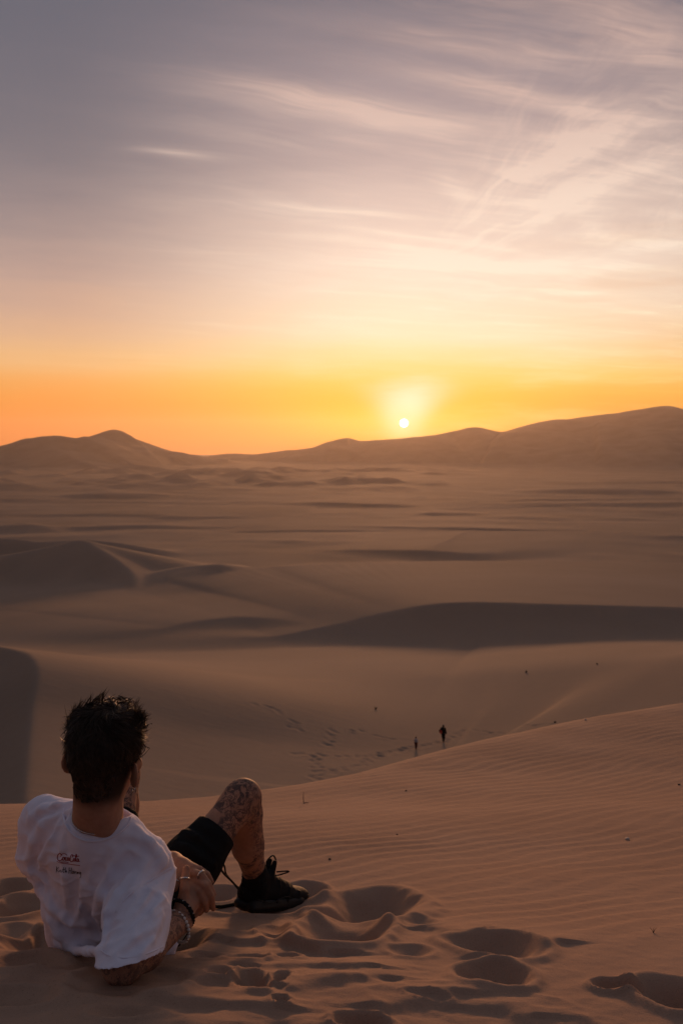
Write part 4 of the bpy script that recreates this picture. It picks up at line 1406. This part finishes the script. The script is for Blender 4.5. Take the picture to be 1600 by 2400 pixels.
def build_shoe(heel, toe, ankle, near_side):
    """sneaker with a wavy chunky sole; heel and toe are points on the sand"""
    f = unit(toe - heel)
    up = np.array([0, 0, 1.0])
    s, _, _ = np.cross(f, up), 0, 0
    s = unit(s)
    u = np.cross(s, f)
    L = np.linalg.norm(toe - heel)

    def q(l, w, h):
        return heel + f * l * L + s * w + u * h
    Fd = Field(heel * .5 + toe * .5 - .24, heel * .5 + toe * .5 + .24, .0032)
    Fd.ell(q(.17, 0, .055), (f, s, u), (.054, .036, .042), .02)
    Fd.ell(q(.42, .002, .050), (f, s, u), (.085, .039, .040), .03)
    Fd.ell(q(.75, .002, .038), (f, s, u), (.072, .043, .026), .03)
    Fd.rc(q(.19, 0, .070), .034, q(.24, 0, .100), .034, .02)
    Fd.rc(q(.36, 0, .092), .024, q(.62, 0, .058), .024, .02)        # tongue and lace ridge
    Fd.chain([q(.36, -.014, .105), q(.385, -.012, .150)], [.012, .008], .012)
    Fd.chain([q(.36, .014, .105), q(.385, .012, .150)], [.012, .008], .012)
    for i, l in enumerate((.46, .54, .62, .70)):                     # lace bars
        h = .112 - (l - .40) * .135
        Fd.rc(q(l, -.024, h - .012), .005, q(l, .024, h - .012), .005, .006)
    for l, w0, h0, h1 in ((.25, .040, .035, .085), (.42, .044, .030, .080), (.57, .045, .030, .070), (.72, .046, .028, .056), (.85, .040, .028, .045)):  # side ribs
        for sg in (-1, 1):
            Fd.rc(q(l, sg * w0, h0), .0045, q(l + .04, sg * (w0 - .012), h1), .004, .006)
    Fd.rc(q(.02, 0, .075), .006, q(.03, 0, .13), .005, .01)          # heel tab
    Fd.plane(q(0, 0, .026), -u)
    V, F_ = Fd.mesh(1)
    up_o = mesh_obj('shoe', V, F_, M_shoe, man)
    Fs = Field(heel * .5 + toe * .5 - .22, heel * .5 + toe * .5 + .22, .0032)
    for l0, l1, w0, w1 in ((.13, .45, .041, .043), (.45, .76, .043, .050), (.76, .90, .048, .034)):
        for sg in (-1, 1):
            for hh in (.012, .026):
                Fs.rc(q(l0, sg * (w0 - .014), hh), .0155, q(l1, sg * (w1 - .014), hh + (.004 if l1 > .8 else 0)), .0155, .008)
        for hh in (.014, .024):
            Fs.rc(q(l0, 0, hh), .018, q(l1, 0, hh + (.004 if l1 > .8 else 0)), .018, .01)
    Fs.rc(q(.02, 0, .024), .016, q(.1, 0, .018), .022, .01)
    for i in range(7):                                               # bubble bulges along the sole
        for sg in (-1, 1):
            Fs.rc(q(.12 + .115 * i, sg * .040, .014), .0085, q(.18 + .115 * i, sg * .041, .014), .0085, .012)
    Fs.plane(q(0, 0, -.001), -u)
    V, F_ = Fs.mesh(1)
    mesh_obj('sole', V, F_, M_sole, up_o)
    # piping line, laces and loops
    pc = [q(l, near_side * (.046 + .006 * math.sin(l * 6)), .040 + .007 * math.sin(l * 15)) for l in np.linspace(.1, .9, 20)]
    mesh_obj('piping', *tube(pc, .0016, 6), M_silver if False else M_sole, up_o)
    lv = []
    for i, l in enumerate((.46, .54, .62, .70)):
        h = .110 - (l - .40) * .135
        lv.append(tube([q(l, -.026, h - .014), q(l + .02, 0, h + .002), q(l + .04, .026, h - .018)], .0026, 6))
    lp = [q(.37, 0, .135) + f * (.020 * math.sin(t)) + u * (.017 * (1 - math.cos(t))) + s * .004 * math.sin(2 * t) for t in np.linspace(0, 2 * math.pi, 18)]
    lv.append(tube(lp, .0028, 6))
    lp = [q(.44, near_side * .01, .118) + f * (.040 * math.sin(t / 2)) + s * near_side * (.026 * math.sin(t)) + u * (.012 * math.sin(t) - .012 * t / 6) for t in np.linspace(0, 2 * math.pi, 18)]
    lv.append(tube(lp, .0026, 6))
    mesh_obj('laces', *join(*lv), M_lace, up_o)
    # sock
    an2 = q(.25, 0, .030)
    ax_ = unit(ankle - an2)
    Fk = Field(np.minimum(an2, ankle) - .1, np.maximum(an2, ankle) + .1, .0034)
    Fk.rc(an2, .037, ankle + ax_ * .03, .0400, .01)
    for i in range(4):
        c_ = an2 * (1 - .3 - i * .2) + ankle * (.3 + i * .2)
        Fk.chain(ring_pts(c_ + ax_ * .01, unit(ax_ + np.array([.3 * math.sin(i), .2, 0])), .0385, 14), [.003] * 14, .008)
    Fk.plane(ankle, unit(ax_ + np.array([-.5, -.1, 0])))
    V, F_ = Fk.mesh(1)
    mesh_obj('sock', V, F_, M_sock, man)
    return up_o


def build_hair():
    # close cap under the strands
    Fd = Field(HEAD - .17, HEAD + .17, .0036)
    Fd.ell(hp(0, -.010, .020), (HR, HF, HU), (.079, .098, .086), .02)
    Fd.rc(hp(0, -.058, -.02), .052, hp(0, -.048, -.075), .044, .03)
    Fd.rc(hp(0, .045, .058), .040, hp(0, .065, .062), .028, .03)
    # hairline: sloping plane from the nape up over the ears to the forehead
    Fd.plane(hp(0, -.04, -.085), unit(-HU * .9 + HF * .42))
    Fd.plane(hp(0, .072, .05), unit(HF * .8 - HU * .6))
    V, Fc = Fd.mesh(1)
    n3 = fbm(V[:, 0] * 60 + V[:, 2] * 23, V[:, 1] * 60 - V[:, 2] * 41, 5, 3)
    H = V - HEAD
    V = V + (H / np.linalg.norm(H, axis=1)[:, None]) * (n3 * .004)[:, None]
    parts = [(V, Fc)]
    # strands
    N = 12500
    r2 = np.random.default_rng(3)
    A0 = np.stack([HR, HF, HU])
    tri = V[Fc]
    fn = np.cross(tri[:, 2] - tri[:, 0], tri[:, 3] - tri[:, 1])
    vn = np.zeros_like(V)
    for j in range(4):
        for i in range(3):
            vn[:, i] += np.bincount(Fc[:, j], fn[:, i], len(V))
    vn /= np.linalg.norm(vn, axis=1)[:, None] + 1e-12
    pick = r2.integers(0, len(V), N)
    loc = (V[pick] - HEAD) @ A0.T + r2.normal(0, .0012, (N, 3))
    nrm = vn[pick] @ A0.T
    rough = np.array([0, -.01, 0.01])
    flip = ((loc - rough) * nrm).sum(1) < 0
    nrm[flip] *= -1
    keep = nrm[:, 2] > -.75
    loc, nrm = loc[keep], nrm[keep]
    n = len(loc)
    crown = np.array([.02, -.035, .105])
    away = loc - crown
    swirl = np.cross(nrm, away)
    fl = away + .55 * swirl
    fl -= nrm * (fl * nrm).sum(1)[:, None]
    fl /= np.linalg.norm(fl, axis=1)[:, None] + 1e-6
    top = sstepn(loc[:, 2], .01, .085)
    cl1 = fbm(loc[:, 0] * 42 + 3, loc[:, 1] * 42 + loc[:, 2] * 30, 9, 2)[:, None]
    cl2 = fbm(loc[:, 0] * 42 + 30, loc[:, 2] * 42 + loc[:, 1] * 30, 19, 2)[:, None]
    side = np.cross(nrm, fl)
    lift = (.07 + .10 * top + .22 * top * np.clip(cl2[:, 0] * 1.6, -.3, 1))[:, None]
    d0 = nrm * lift + fl * 1.0 + side * cl1 * 1.7 + r2.normal(0, .13, (n, 3))
    d0 /= np.linalg.norm(d0, axis=1)[:, None]
    ln = (.007 + .025 * sstepn(loc[:, 2], -.06, .02) + .012 * top) * (.7 + .6 * r2.random(n))
    w0 = .0010 + .0006 * r2.random(n)
    segs = 3
    bend = -nrm * (.26 - .12 * top)[:, None] + side * cl2 * .9
    # tufts blown up on the left of the crown and the quiff on the right (photo pixels: root, tip)
    tl, td, tlen, tb = [], [], [], []
    A = np.stack([HR, HF, HU])

    def tuft(p0, p1, d, cnt, spread=.006):
        a, b = P(*p0, d), P(*p1, d - .01)
        for i in range(cnt):
            ra = a + r2.normal(0, spread, 3)
            rb = b + r2.normal(0, spread * .9, 3) + (a - b) * .45 * r2.random()
            v = rb - ra
            tl.append(A @ (ra - HEAD))
            td.append(A @ unit(v))
            tlen.append(np.linalg.norm(v))
            tb.append(A @ np.array([.12 * r2.normal(), 0, -.1]))
    for p0, p1, c in (((182, 1672), (193, 1632), 16), ((176, 1680), (184, 1642), 12), ((200, 1662), (222, 1619), 16), ((214, 1650), (232, 1634), 14), ((238, 1642), (250, 1607), 14),
                      ((228, 1645), (242, 1622), 12), ((170, 1694), (164, 1652), 16), ((164, 1712), (152, 1684), 14), ((166, 1702), (158, 1668), 14), ((160, 1740), (150, 1722), 10), ((256, 1640), (268, 1628), 14),
                      ((275, 1642), (292, 1632), 12), ((300, 1650), (312, 1638), 14), ((322, 1676), (326, 1650), 20), ((330, 1680), (340, 1660), 20), ((334, 1692), (349, 1672), 18), ((336, 1700), (351, 1694), 16),
                      ((288, 1644), (304, 1636), 14), ((190, 1664), (208, 1640), 14), ((318, 1668), (318, 1648), 14), ((334, 1706), (348, 1706), 12), ((162, 1755), (153, 1752), 8), ((330, 1686), (334, 1656), 18)):
        tuft(p0, p1, 2.30, c)
    loc = np.concatenate([loc, np.array(tl)])
    d0 = np.concatenate([d0, np.array(td)])
    ln = np.concatenate([ln, np.array(tlen)])
    bend = np.concatenate([bend, np.array(tb)])
    w0 = np.concatenate([w0, np.full(len(tl), .0013)])
    n = len(loc)
    pts = [loc - d0 * .003]
    dcur = d0
    for i in range(segs):
        pts.append(pts[-1] + dcur * (ln / segs)[:, None])
        dcur = dcur + bend * .45
        dcur /= np.linalg.norm(dcur, axis=1)[:, None]
    ex = np.cross(d0, r2.normal(size=(n, 3)))
    ex /= np.linalg.norm(ex, axis=1)[:, None]
    ey = np.cross(d0, ex)
    Vs = np.zeros((n, segs + 1, 3, 3))
    for i in range(segs + 1):
        w = w0 * (1 - .93 * (i / segs) ** 1.3)
        for j in range(3):
            a = 2 * math.pi * j / 3
            Vs[:, i, j] = pts[i] + (ex * math.cos(a) + ey * math.sin(a)) * w[:, None]
    base = (np.arange(n) * (segs + 1) * 3)[:, None]
    fq = []
    for i in range(segs):
        for j in range(3):
            k = (j + 1) % 3
            fq.append(np.concatenate([base + i * 3 + j, base + i * 3 + k, base + (i + 1) * 3 + k, base + (i + 1) * 3 + j], 1))
    fq = np.stack(fq, 1).reshape(-1, 4)
    Vw = HEAD + Vs.reshape(-1, 3) @ A
    Vall = np.concatenate([V, Vw])
    Fall = np.concatenate([Fc, fq + len(V)])
    return mesh_obj('hair', Vall, Fall, M_hair, man)


def build_extras(shirtF):
    # necklace
    na = P(229, 1916, 2.335)
    axn = unit(hp(0, -.03, -.03) - na)
    c = na + axn * .004
    ring = ring_pts(c, axn, .0600, 90, AX_S)
    ring = [p + axn * (.0007 if i % 2 else -.0007) - axn * 0 for i, p in enumerate(ring)]
    mesh_obj('necklace', *tube(ring, .0012, 5, closed=True), M_silver, man)
    # ear hoop
    lobe = hp(.080, -.012, -.040) - HU * .034 - HF * .004 + HR * .006
    mesh_obj('earring', *tube(ring_pts(lobe, HR * .6 + HF * .8, .0062, 16), .0011, 6, closed=True), M_silver, man)
    # wire spectacles
    sp_ = []
    for s_ in (-1, 1):
        sp_.append(tube(ring_pts(hp(s_ * .033, .104, -.012), HF, .022, 24, HR, .019), .0009, 6, closed=True))
        sp_.append(tube([hp(s_ * .055, .102, -.006), hp(s_ * .074, .086, -.003), hp(s_ * .080, .04, -.006), hp(s_ * .079, -.004, -.010), hp(s_ * .078, -.014, -.026)], .0009, 6))
    sp_.append(tube([hp(-.011, .105, -.008), hp(0, .110, -.004), hp(.011, .105, -.008)], .0011, 6))
    mesh_obj('glasses', *join(*sp_), M_ink, man)
    # bracelets on the right wrist
    fo = unit(WR_R - EL_R)
    c = P(428, 2140, 2.358)
    ax_ = unit(fo + np.array([.25, .0, .30]))
    br = []
    for k in range(3):
        pts = ring_pts(c, ax_, .0345, 48)
        x, y, z = frame(ax_, (0, 0, 1))
        pts = [p + z * .0032 * math.sin(i * 2 * math.pi / 6 + k * 2.09) + unit(p - c) * .0026 * math.cos(i * 2 * math.pi / 6 + k * 2.09) for i, p in enumerate(pts)]
        br.append(tube(pts, .0027, 6, closed=True))
    b0 = mesh_obj('bracelet', *join(*br), M_lace, man)
    b0['label'] = 'braided black cord bracelet'
    for i in (1, 3, 5, 22, 16, 14):
        mesh_obj('stud', *ball(ring_pts(c, ax_, .038, 24)[i], .0019, 8, 5), M_silver, b0)
    c2 = P(417, 2172, 2.335)
    ax2 = unit(fo + np.array([.35, 0, .15]))
    rp = ring_pts(c2, ax2, .0385, 26)
    b1 = mesh_obj('bracelet', *tube(rp, .0012, 6, closed=True), M_lace, man)
    b1['label'] = 'bracelet of round white stone beads'
    for i, p in enumerate(rp):
        mesh_obj('bead', *ball(p, .0046 if i % 7 else .0032, 10, 7), M_bead if (i % 9) else M_silver, b1)
    # slack cord of the bracelet
    ground = near_z(P(415, 2200, 2.36)[0], P(415, 2200, 2.36)[1])[0]
    b2 = mesh_obj('bracelet_cord', *tube([P(444, 2140, 2.36), P(446, 2165, 2.35), P(440, 2188, 2.345), P(428, 2206, 2.34), P(418, 2218, 2.335)], .0015, 6), M_lace, b0)
    # rings
    def fring(p, q, r, w=.0022):
        pts = ring_pts(p, q, r, 22)
        return tube(pts, w, 6, closed=True)
    a = P(434, 2060, 2.398)
    mesh_obj('ring', *fring(a, P(437, 2036, 2.415) - P(433, 2084, 2.385), .0118, .0024), M_silver, man)
    a = P(472, 2051, 2.432)
    mesh_obj('ring', *fring(a, P(488, 2070, 2.420) - P(454, 2046, 2.455), .0112, .0026), M_silver, man)
    a = P(412, 2068, 2.452)
    mesh_obj('ring', *fring(a, P(410, 2082, 2.44) - P(424, 2046, 2.475), .0125, .0020), M_silver, man)
    # print on the back of the shirt
    def on_shirt(x, y):
        return shirtF(x, y, .0009)

    def strokes(lst, box, sh):
        out = []
        x0, y0, x1, y1 = box
        for pl, w in lst:
            q = catmull([np.array([p[0], p[1], 0.0]) for p in pl], 5) if len(pl) > 2 else np.array([[p[0], p[1], 0] for p in pl])
            pts = [on_shirt(x0 + (x1 - x0) * p[0], y0 + (y1 - y0) * (1 - p[1]) + sh * p[0]) for p in q]
            out.append(tube(pts, w, 5))
        return join(*out)
    W1, W2 = .00105, .0007
    script = [([(.20, .80), (.13, .98), (.04, .85), (.00, .50), (.05, .22), (.15, .25), (.24, .45)], W1),
              ([(.14, .62), (.22, .95), (.34, 1.0), (.44, .86)], W2),
              ([(.30, .62), (.24, .55), (.23, .36), (.28, .30), (.32, .42), (.31, .58), (.36, .60)], W1),
              ([(.42, .60), (.37, .58), (.355, .40), (.40, .30), (.45, .42)], W1),
              ([(.52, .60), (.47, .60), (.45, .42), (.48, .32), (.52, .45), (.53, .62), (.53, .36), (.56, .34)], W1),
              ([(.56, .50), (.60, .50)], W2),
              ([(.72, .80), (.67, .98), (.61, .85), (.575, .50), (.61, .24), (.68, .28), (.74, .45)], W1),
              ([(.66, .70), (.74, .92), (.86, .80), (.98, .92)], W2),
              ([(.775, .60), (.73, .55), (.725, .38), (.76, .30), (.795, .42), (.78, .58)], W1),
              ([(.80, .42), (.865, .90), (.85, 1.08), (.828, .85), (.825, .36), (.86, .32)], W1),
              ([(.95, .58), (.90, .60), (.88, .42), (.91, .32), (.95, .45), (.96, .60), (.955, .36), (1.0, .36)], W1),
              ([(.05, .22), (.18, .06), (.34, .12), (.50, .10)], W2)]
    lo = mesh_obj('printed_lettering', *strokes(script, (135, 1999, 187, 2021), 5.5), M_red, shirt)
    lo['label'] = 'red script lettering printed on the back'
    line = [([(0, .9), (.2, .55), (.45, .5), (.7, .35), (1, .3)], .0007)]
    mesh_obj('printed_lettering', *strokes(line, (134, 2018, 188, 2027), 4), M_red, shirt)
    sig = [([(.02, .95), (.015, .55), (.01, .30)], W2), ([(.10, .90), (.03, .60), (.12, .35)], W2), ([(.14, .50), (.20, .62), (.15, .42), (.22, .38)], W2),
           ([(.245, .62), (.24, .38)], W2), ([(.30, .95), (.29, .40), (.33, .36)], W2), ([(.26, .70), (.35, .72)], W2), ([(.38, .95), (.37, .38), (.41, .60), (.44, .38)], W2),
           ([(.53, 1.0), (.52, .30)], W2), ([(.52, .64), (.62, .66)], W2), ([(.62, 1.0), (.61, .28)], W2), ([(.72, .60), (.67, .60), (.66, .38), (.70, .38), (.73, .60), (.73, .36)], W2),
           ([(.77, .60), (.77, .36), (.78, .56), (.82, .60)], W2), ([(.84, .58), (.84, .36)], W2), ([(.87, .60), (.87, .36), (.90, .58), (.93, .36)], W2),
           ([(1.0, .58), (.95, .58), (.95, .38), (.99, .42), (1.0, .60), (1.0, .10), (.96, -.10)], W2)]
    so = mesh_obj('printed_lettering', *strokes(sig, (132, 2030, 190, 2050), 6), M_ink, shirt)
    so['label'] = 'black handwritten signature printed on the back'


PRESS += [(EL_R[0] + .01, EL_R[1] + .03, .09, .09, EL_R[2] - .028), (PEL[0], PEL[1], .20, .16, PEL[2] - .105),
          (P(625, 2125, 3.2)[0], 3.21, .15, .10, P(600, 2150, 3.16)[2] + .010)]
body = build_body()
shirt, shirtF = build_shirt()
build_shorts()
build_shoe(P(553, 2134, 3.10), P(716, 2118, 3.32), P(594, 2038, 3.13), 1)
build_shoe(P(296, 2105, 3.31), P(360, 2110, 3.58), AN_L * .9 + KN_L * .1, 1)
build_hair()
build_extras(shirtF)
del shirtF


# ------------------------------------------------------------------ cord, pebbles, twig
def thing(o, label, cat, group=None):
    o['label'] = label
    o['category'] = cat
    if group:
        o['group'] = group
    return o


def gz(x, y):
    return near_z(x, y)[0]


def at_sand(px, py):
    """point on the finished near slope at a photo pixel"""
    ds = np.arange(1.6, 11.5, .01)
    pts = np.array([P(px, py, d) for d in ds])
    zz = near_z(pts[:, 0], pts[:, 1])
    i = int(np.argmax(pts[:, 2] < zz))
    if i > 0:
        return np.array([pts[i, 0], pts[i, 1], zz[i]])
    return on_ground(px, py)


def build_small():
    g1, g2 = at_sand(476, 2127), at_sand(556, 2122)
    a = [P(508, 2020, 2.80), P(523, 2045, 2.90), P(544, 2066, 3.0), P(563, 2090, 3.09), at_sand(572, 2112)]
    b = [P(514, 2010, 2.80), P(526, 2030, 2.90), P(531, 2050, 2.96), P(552, 2074, 3.05), P(570, 2092, 3.10), at_sand(574, 2112)]
    up = np.array([0, 0, .006])
    c = [at_sand(470, 2132) + up, g1 + up, at_sand(515, 2130) + up, at_sand(540, 2126) + up, g2 + up, at_sand(572, 2112)]
    cord = bpy.data.objects.new('cord', None)
    cord.location = tuple(at_sand(572, 2112))
    col.objects.link(cord)
    bpy.context.view_layer.update()
    mesh_obj('strand', *tube(catmull(a, 6), .0034, 7), M_lace, cord)
    mesh_obj('strand', *tube(catmull(b, 6), .0028, 7), M_lace, cord)
    mesh_obj('strap', *tube(catmull(c, 6), .0062, 7), M_lace, cord)
    thing(cord, 'thin black cord hanging from behind the thigh to the sand at the shoe', 'cord')

    def pebble(px, py, r, mat_, label, seed):
        p = at_sand(px, py)
        V, Fc = ball((0, 0, 0), 1.0, 12, 8)
        V = np.array(V)
        n = fbm(V[:, 0] * 1.6 + seed, V[:, 1] * 1.6 + V[:, 2], seed, 2)
        V = V * (1 + .35 * n)[:, None] * np.array([r * 1.25, r, r * .75]) + p + np.array([0, 0, r * .35])
        o = mesh_obj('pebble', V, [tuple(f) for f in Fc], mat_)
        thing(o, label, 'pebble')
    M_dark = material('dark_stone', (.03, .025, .022), .8, .2, cloth_nodes((.02, .016, .014), (.05, .04, .035), 200, .3))
    M_pale = material('pale_shell', (.6, .5, .42), .6, .3, cloth_nodes((.5, .42, .35), (.68, .58, .5), 200, .2))
    pebble(772, 2015, .005, M_dark, 'small dark pebble on the rippled sand beyond the shoe', 1)
    pebble(930, 1957, .0035, M_dark, 'tiny dark pebble alone on the rippled slope between shoe and crest', 2)
    pebble(951, 1854, .005, M_dark, 'dark speck of stone just below the dune crest under the walkers', 3)
    pebble(1590, 1840, .007, M_dark, 'black stone on the slope below the right end of the crest', 4)
    pebble(1469, 1969, .009, M_pale, 'pale round pebble with a small shadow on the ripples', 5)
    pebble(1371, 1688, .010, M_pale, 'pale stone lying on the dune crest', 6)
    pebble(1300, 1693, .010, M_dark, 'dark clod lying on the dune crest', 7)
    p = at_sand(712, 1883)
    q = at_sand(720, 1884)
    tw = mesh_obj('twig', *join(tube([p - [0, 0, .01], p + [-.004, .01, .03], p + [-.002, .01, .062]], [.0020, .0016, .0010], 6), tube([p, (p + q) / 2 + [0, 0, .006], q + [.008, 0, .006]], [.002, .002, .0014], 6)), M_dark)
    thing(tw, 'short bent twig sticking up from the slope beyond the knee', 'twig')
    for (x, y, lb) in ((1530, 2188, 'dry grass sprig on the rippled sand at the lower right'),):
        p = at_sand(x, y)
        V = [tube([p, p + [.004 * k, .003, .008], p + [.009 * k, .004, .013]], [.0008, .0007, .0003], 5) for k in (-1, .3, 1.2)]
        thing(mesh_obj('dry_sprig', *join(*V), M_dark), lb, 'sprig')


# ------------------------------------------------------------------ walkers in the bowl
def build_walker(px, py, H, kind):
    base = on_far(px, py)
    root = bpy.data.objects.new('person', None)
    root.location = tuple(base)
    col.objects.link(root)
    bpy.context.view_layer.update()
    f = unit((.55, .83, 0))
    r = np.array([f[1], -f[0], 0])

    def q(a, b, c):
        return base + (r * a + f * b + np.array([0, 0, c])) * H
    h = .012 * H

    def part(name, segs, mat_):
        pts = np.array([p for s_ in segs for p in (s_[0], s_[2])])
        F_ = Field(pts.min(0) - .2, pts.max(0) + .2, h)
        for a, ra, b, rb in segs:
            F_.rc(a, ra * H * (1.15 if name in ('jacket', 'trousers', 'shirt') else 1.0), b, rb * H * (1.15 if name in ('jacket', 'trousers', 'shirt') else 1.0), .03 * H)
        V, Fc = F_.mesh(1)
        return mesh_obj(name, V, Fc, mat_, root)
    adult = kind == 'adult'
    hands = [(q(-.20, -.02, .52), .020, q(-.20, .02, .485), .022), (q(.17, .03, .50), .020, q(.17, .06, .46), .022)] if adult else [(q(-.15, .05, .46), .02, q(-.15, .07, .43), .022), (q(.15, .0, .46), .02, q(.15, .02, .43), .022)]
    sk = [(q(0, 0, .84), .032, q(0, .0, .90), .05), (q(0, .012, .91), .058, q(0, .005, .945), .055), (q(0, .055, .915), .012, q(0, .06, .91), .012), (q(0, 0, .55), .05, q(0, 0, .84), .032),
          (q(0, 0, .80), .03, q(.09, 0, .79), .03), (q(.09, 0, .79), .03, hands[1][0], .02), (q(0, 0, .80), .03, q(-.09, 0, .79), .03), (q(-.09, 0, .79), .03, hands[0][0], .02),
          (q(0, 0, .55), .05, q(.05, .02, .28), .035), (q(.05, .02, .28), .03, q(.045, -.04, .04), .022), (q(0, 0, .55), .05, q(-.05, .03, .28), .035), (q(-.05, .03, .28), .03, q(-.045, .07, .04), .022),
          (q(.045, -.04, .03), .022, q(.045, .04, .02), .02), (q(-.045, .07, .03), .022, q(-.045, .15, .02), .02)] + hands
    part('body', sk, M_skin)
    part('hair', [(q(0, -.008, .925), .062, q(0, -.012, .955), .052)], M_hair)
    if adult:
        top = [(q(0, 0, .58), .085, q(0, 0, .76), .10), (q(-.10, 0, .79), .05, q(.10, 0, .79), .05), (q(-.11, 0, .78), .045, q(-.20, -.05, .64), .036), (q(-.20, -.05, .64), .036, q(-.20, -.02, .54), .030),
               (q(.11, 0, .78), .045, q(.165, -.03, .65), .036), (q(.165, -.03, .65), .036, q(.17, .02, .53), .03)]
        bot = [(q(-.03, 0, .53), .078, q(.03, 0, .53), .078), (q(.045, 0, .50), .062, q(.05, .02, .28), .046), (q(.05, .02, .28), .044, q(.045, -.04, .07), .034), (q(-.045, 0, .50), .062, q(-.05, .03, .28), .046), (q(-.05, .03, .28), .044, q(-.045, .07, .07), .034)]
        part('jacket', top, M_short)
        part('trousers', bot, M_short)
        thing(root, 'adult in dark clothes walking across the valley floor beside a child', 'person')
        F_ = Field(q(-.10, -.12, .60) - .4, q(-.10, -.12, .60) + .4, .022)
        F_.rc(q(-.10, -.115, .56), .060 * H, q(-.09, -.115, .66), .050 * H, .03)
        F_.rc(q(-.10, -.10, .60), .055 * H, q(-.06, -.10, .58), .05 * H, .03)
        V, Fc = F_.mesh(1)
        b = mesh_obj('bag', V, Fc, material('red_bag_cloth', (.5, .05, .03), .7, .2, cloth_nodes((.45, .04, .03), (.6, .08, .05), 30, .2)))
        mesh_obj('bag_strap', *tube(catmull([q(-.10, -.11, .68), q(-.04, -.10, .80), q(.06, -.02, .855), q(.09, .05, .80)], 6), .018, 6), M_short, b)
        thing(b, 'red bag slung on the back of the adult walker', 'bag')
    else:
        M_ct = material('pale_top', (.45, .40, .38), .9, .1, cloth_nodes((.4, .35, .33), (.5, .45, .43), 40, .2))
        M_cb = material('maroon_trousers', (.10, .03, .03), .9, .1, cloth_nodes((.08, .025, .025), (.12, .04, .035), 40, .2))
        part('shirt', [(q(0, 0, .58), .085, q(0, 0, .74), .09), (q(-.08, 0, .77), .05, q(.08, 0, .77), .05), (q(-.09, 0, .76), .045, q(-.14, .01, .60), .04), (q(.09, 0, .76), .045, q(.14, -.02, .60), .04)], M_ct)
        part('trousers', [(q(-.03, 0, .53), .088, q(.03, 0, .53), .088), (q(.045, 0, .50), .072, q(.05, .02, .28), .056), (q(.05, .02, .28), .054, q(.045, -.04, .06), .044), (q(-.045, 0, .50), .072, q(-.05, .03, .28), .056), (q(-.05, .03, .28), .054, q(-.045, .07, .06), .044)], M_cb)
        thing(root, 'child in pale top and maroon trousers walking on the valley floor', 'person')


def build_scrub(px, py, H, label):
    p = on_far(px, py)
    V = []
    r2 = np.random.default_rng(int(px))
    for i in range(16):
        a = r2.random() * 6.28
        d = np.array([math.cos(a), math.sin(a), .7 + r2.random()]) * H * (.5 + .5 * r2.random())
        V.append(tube([p - [0, 0, .05], p + d * .5 + r2.normal(0, .03, 3), p + d], [.03, .025, .01], 4))
    o = mesh_obj('desert_scrub', *join(*V), material('dry_scrub', (.05, .04, .03), .9, .1, cloth_nodes((.04, .03, .025), (.07, .055, .04), 10, .2)))
    thing(o, label, 'scrub')


near = build_near()
build_small()
build_far()
build_walker(1038, 1740, 1.75, 'adult')
build_walker(974, 1757, 1.22, 'child')
build_scrub(880, 1663, .22, 'small dark scrub alone on the valley floor above the walkers')
build_scrub(1232, 1577, .2, 'low dark scrub at the foot of the long shaded dune face')
build_scrub(1398, 1558, .18, 'scrub tuft beside the shaded dune face near the right spur')
build_haze()
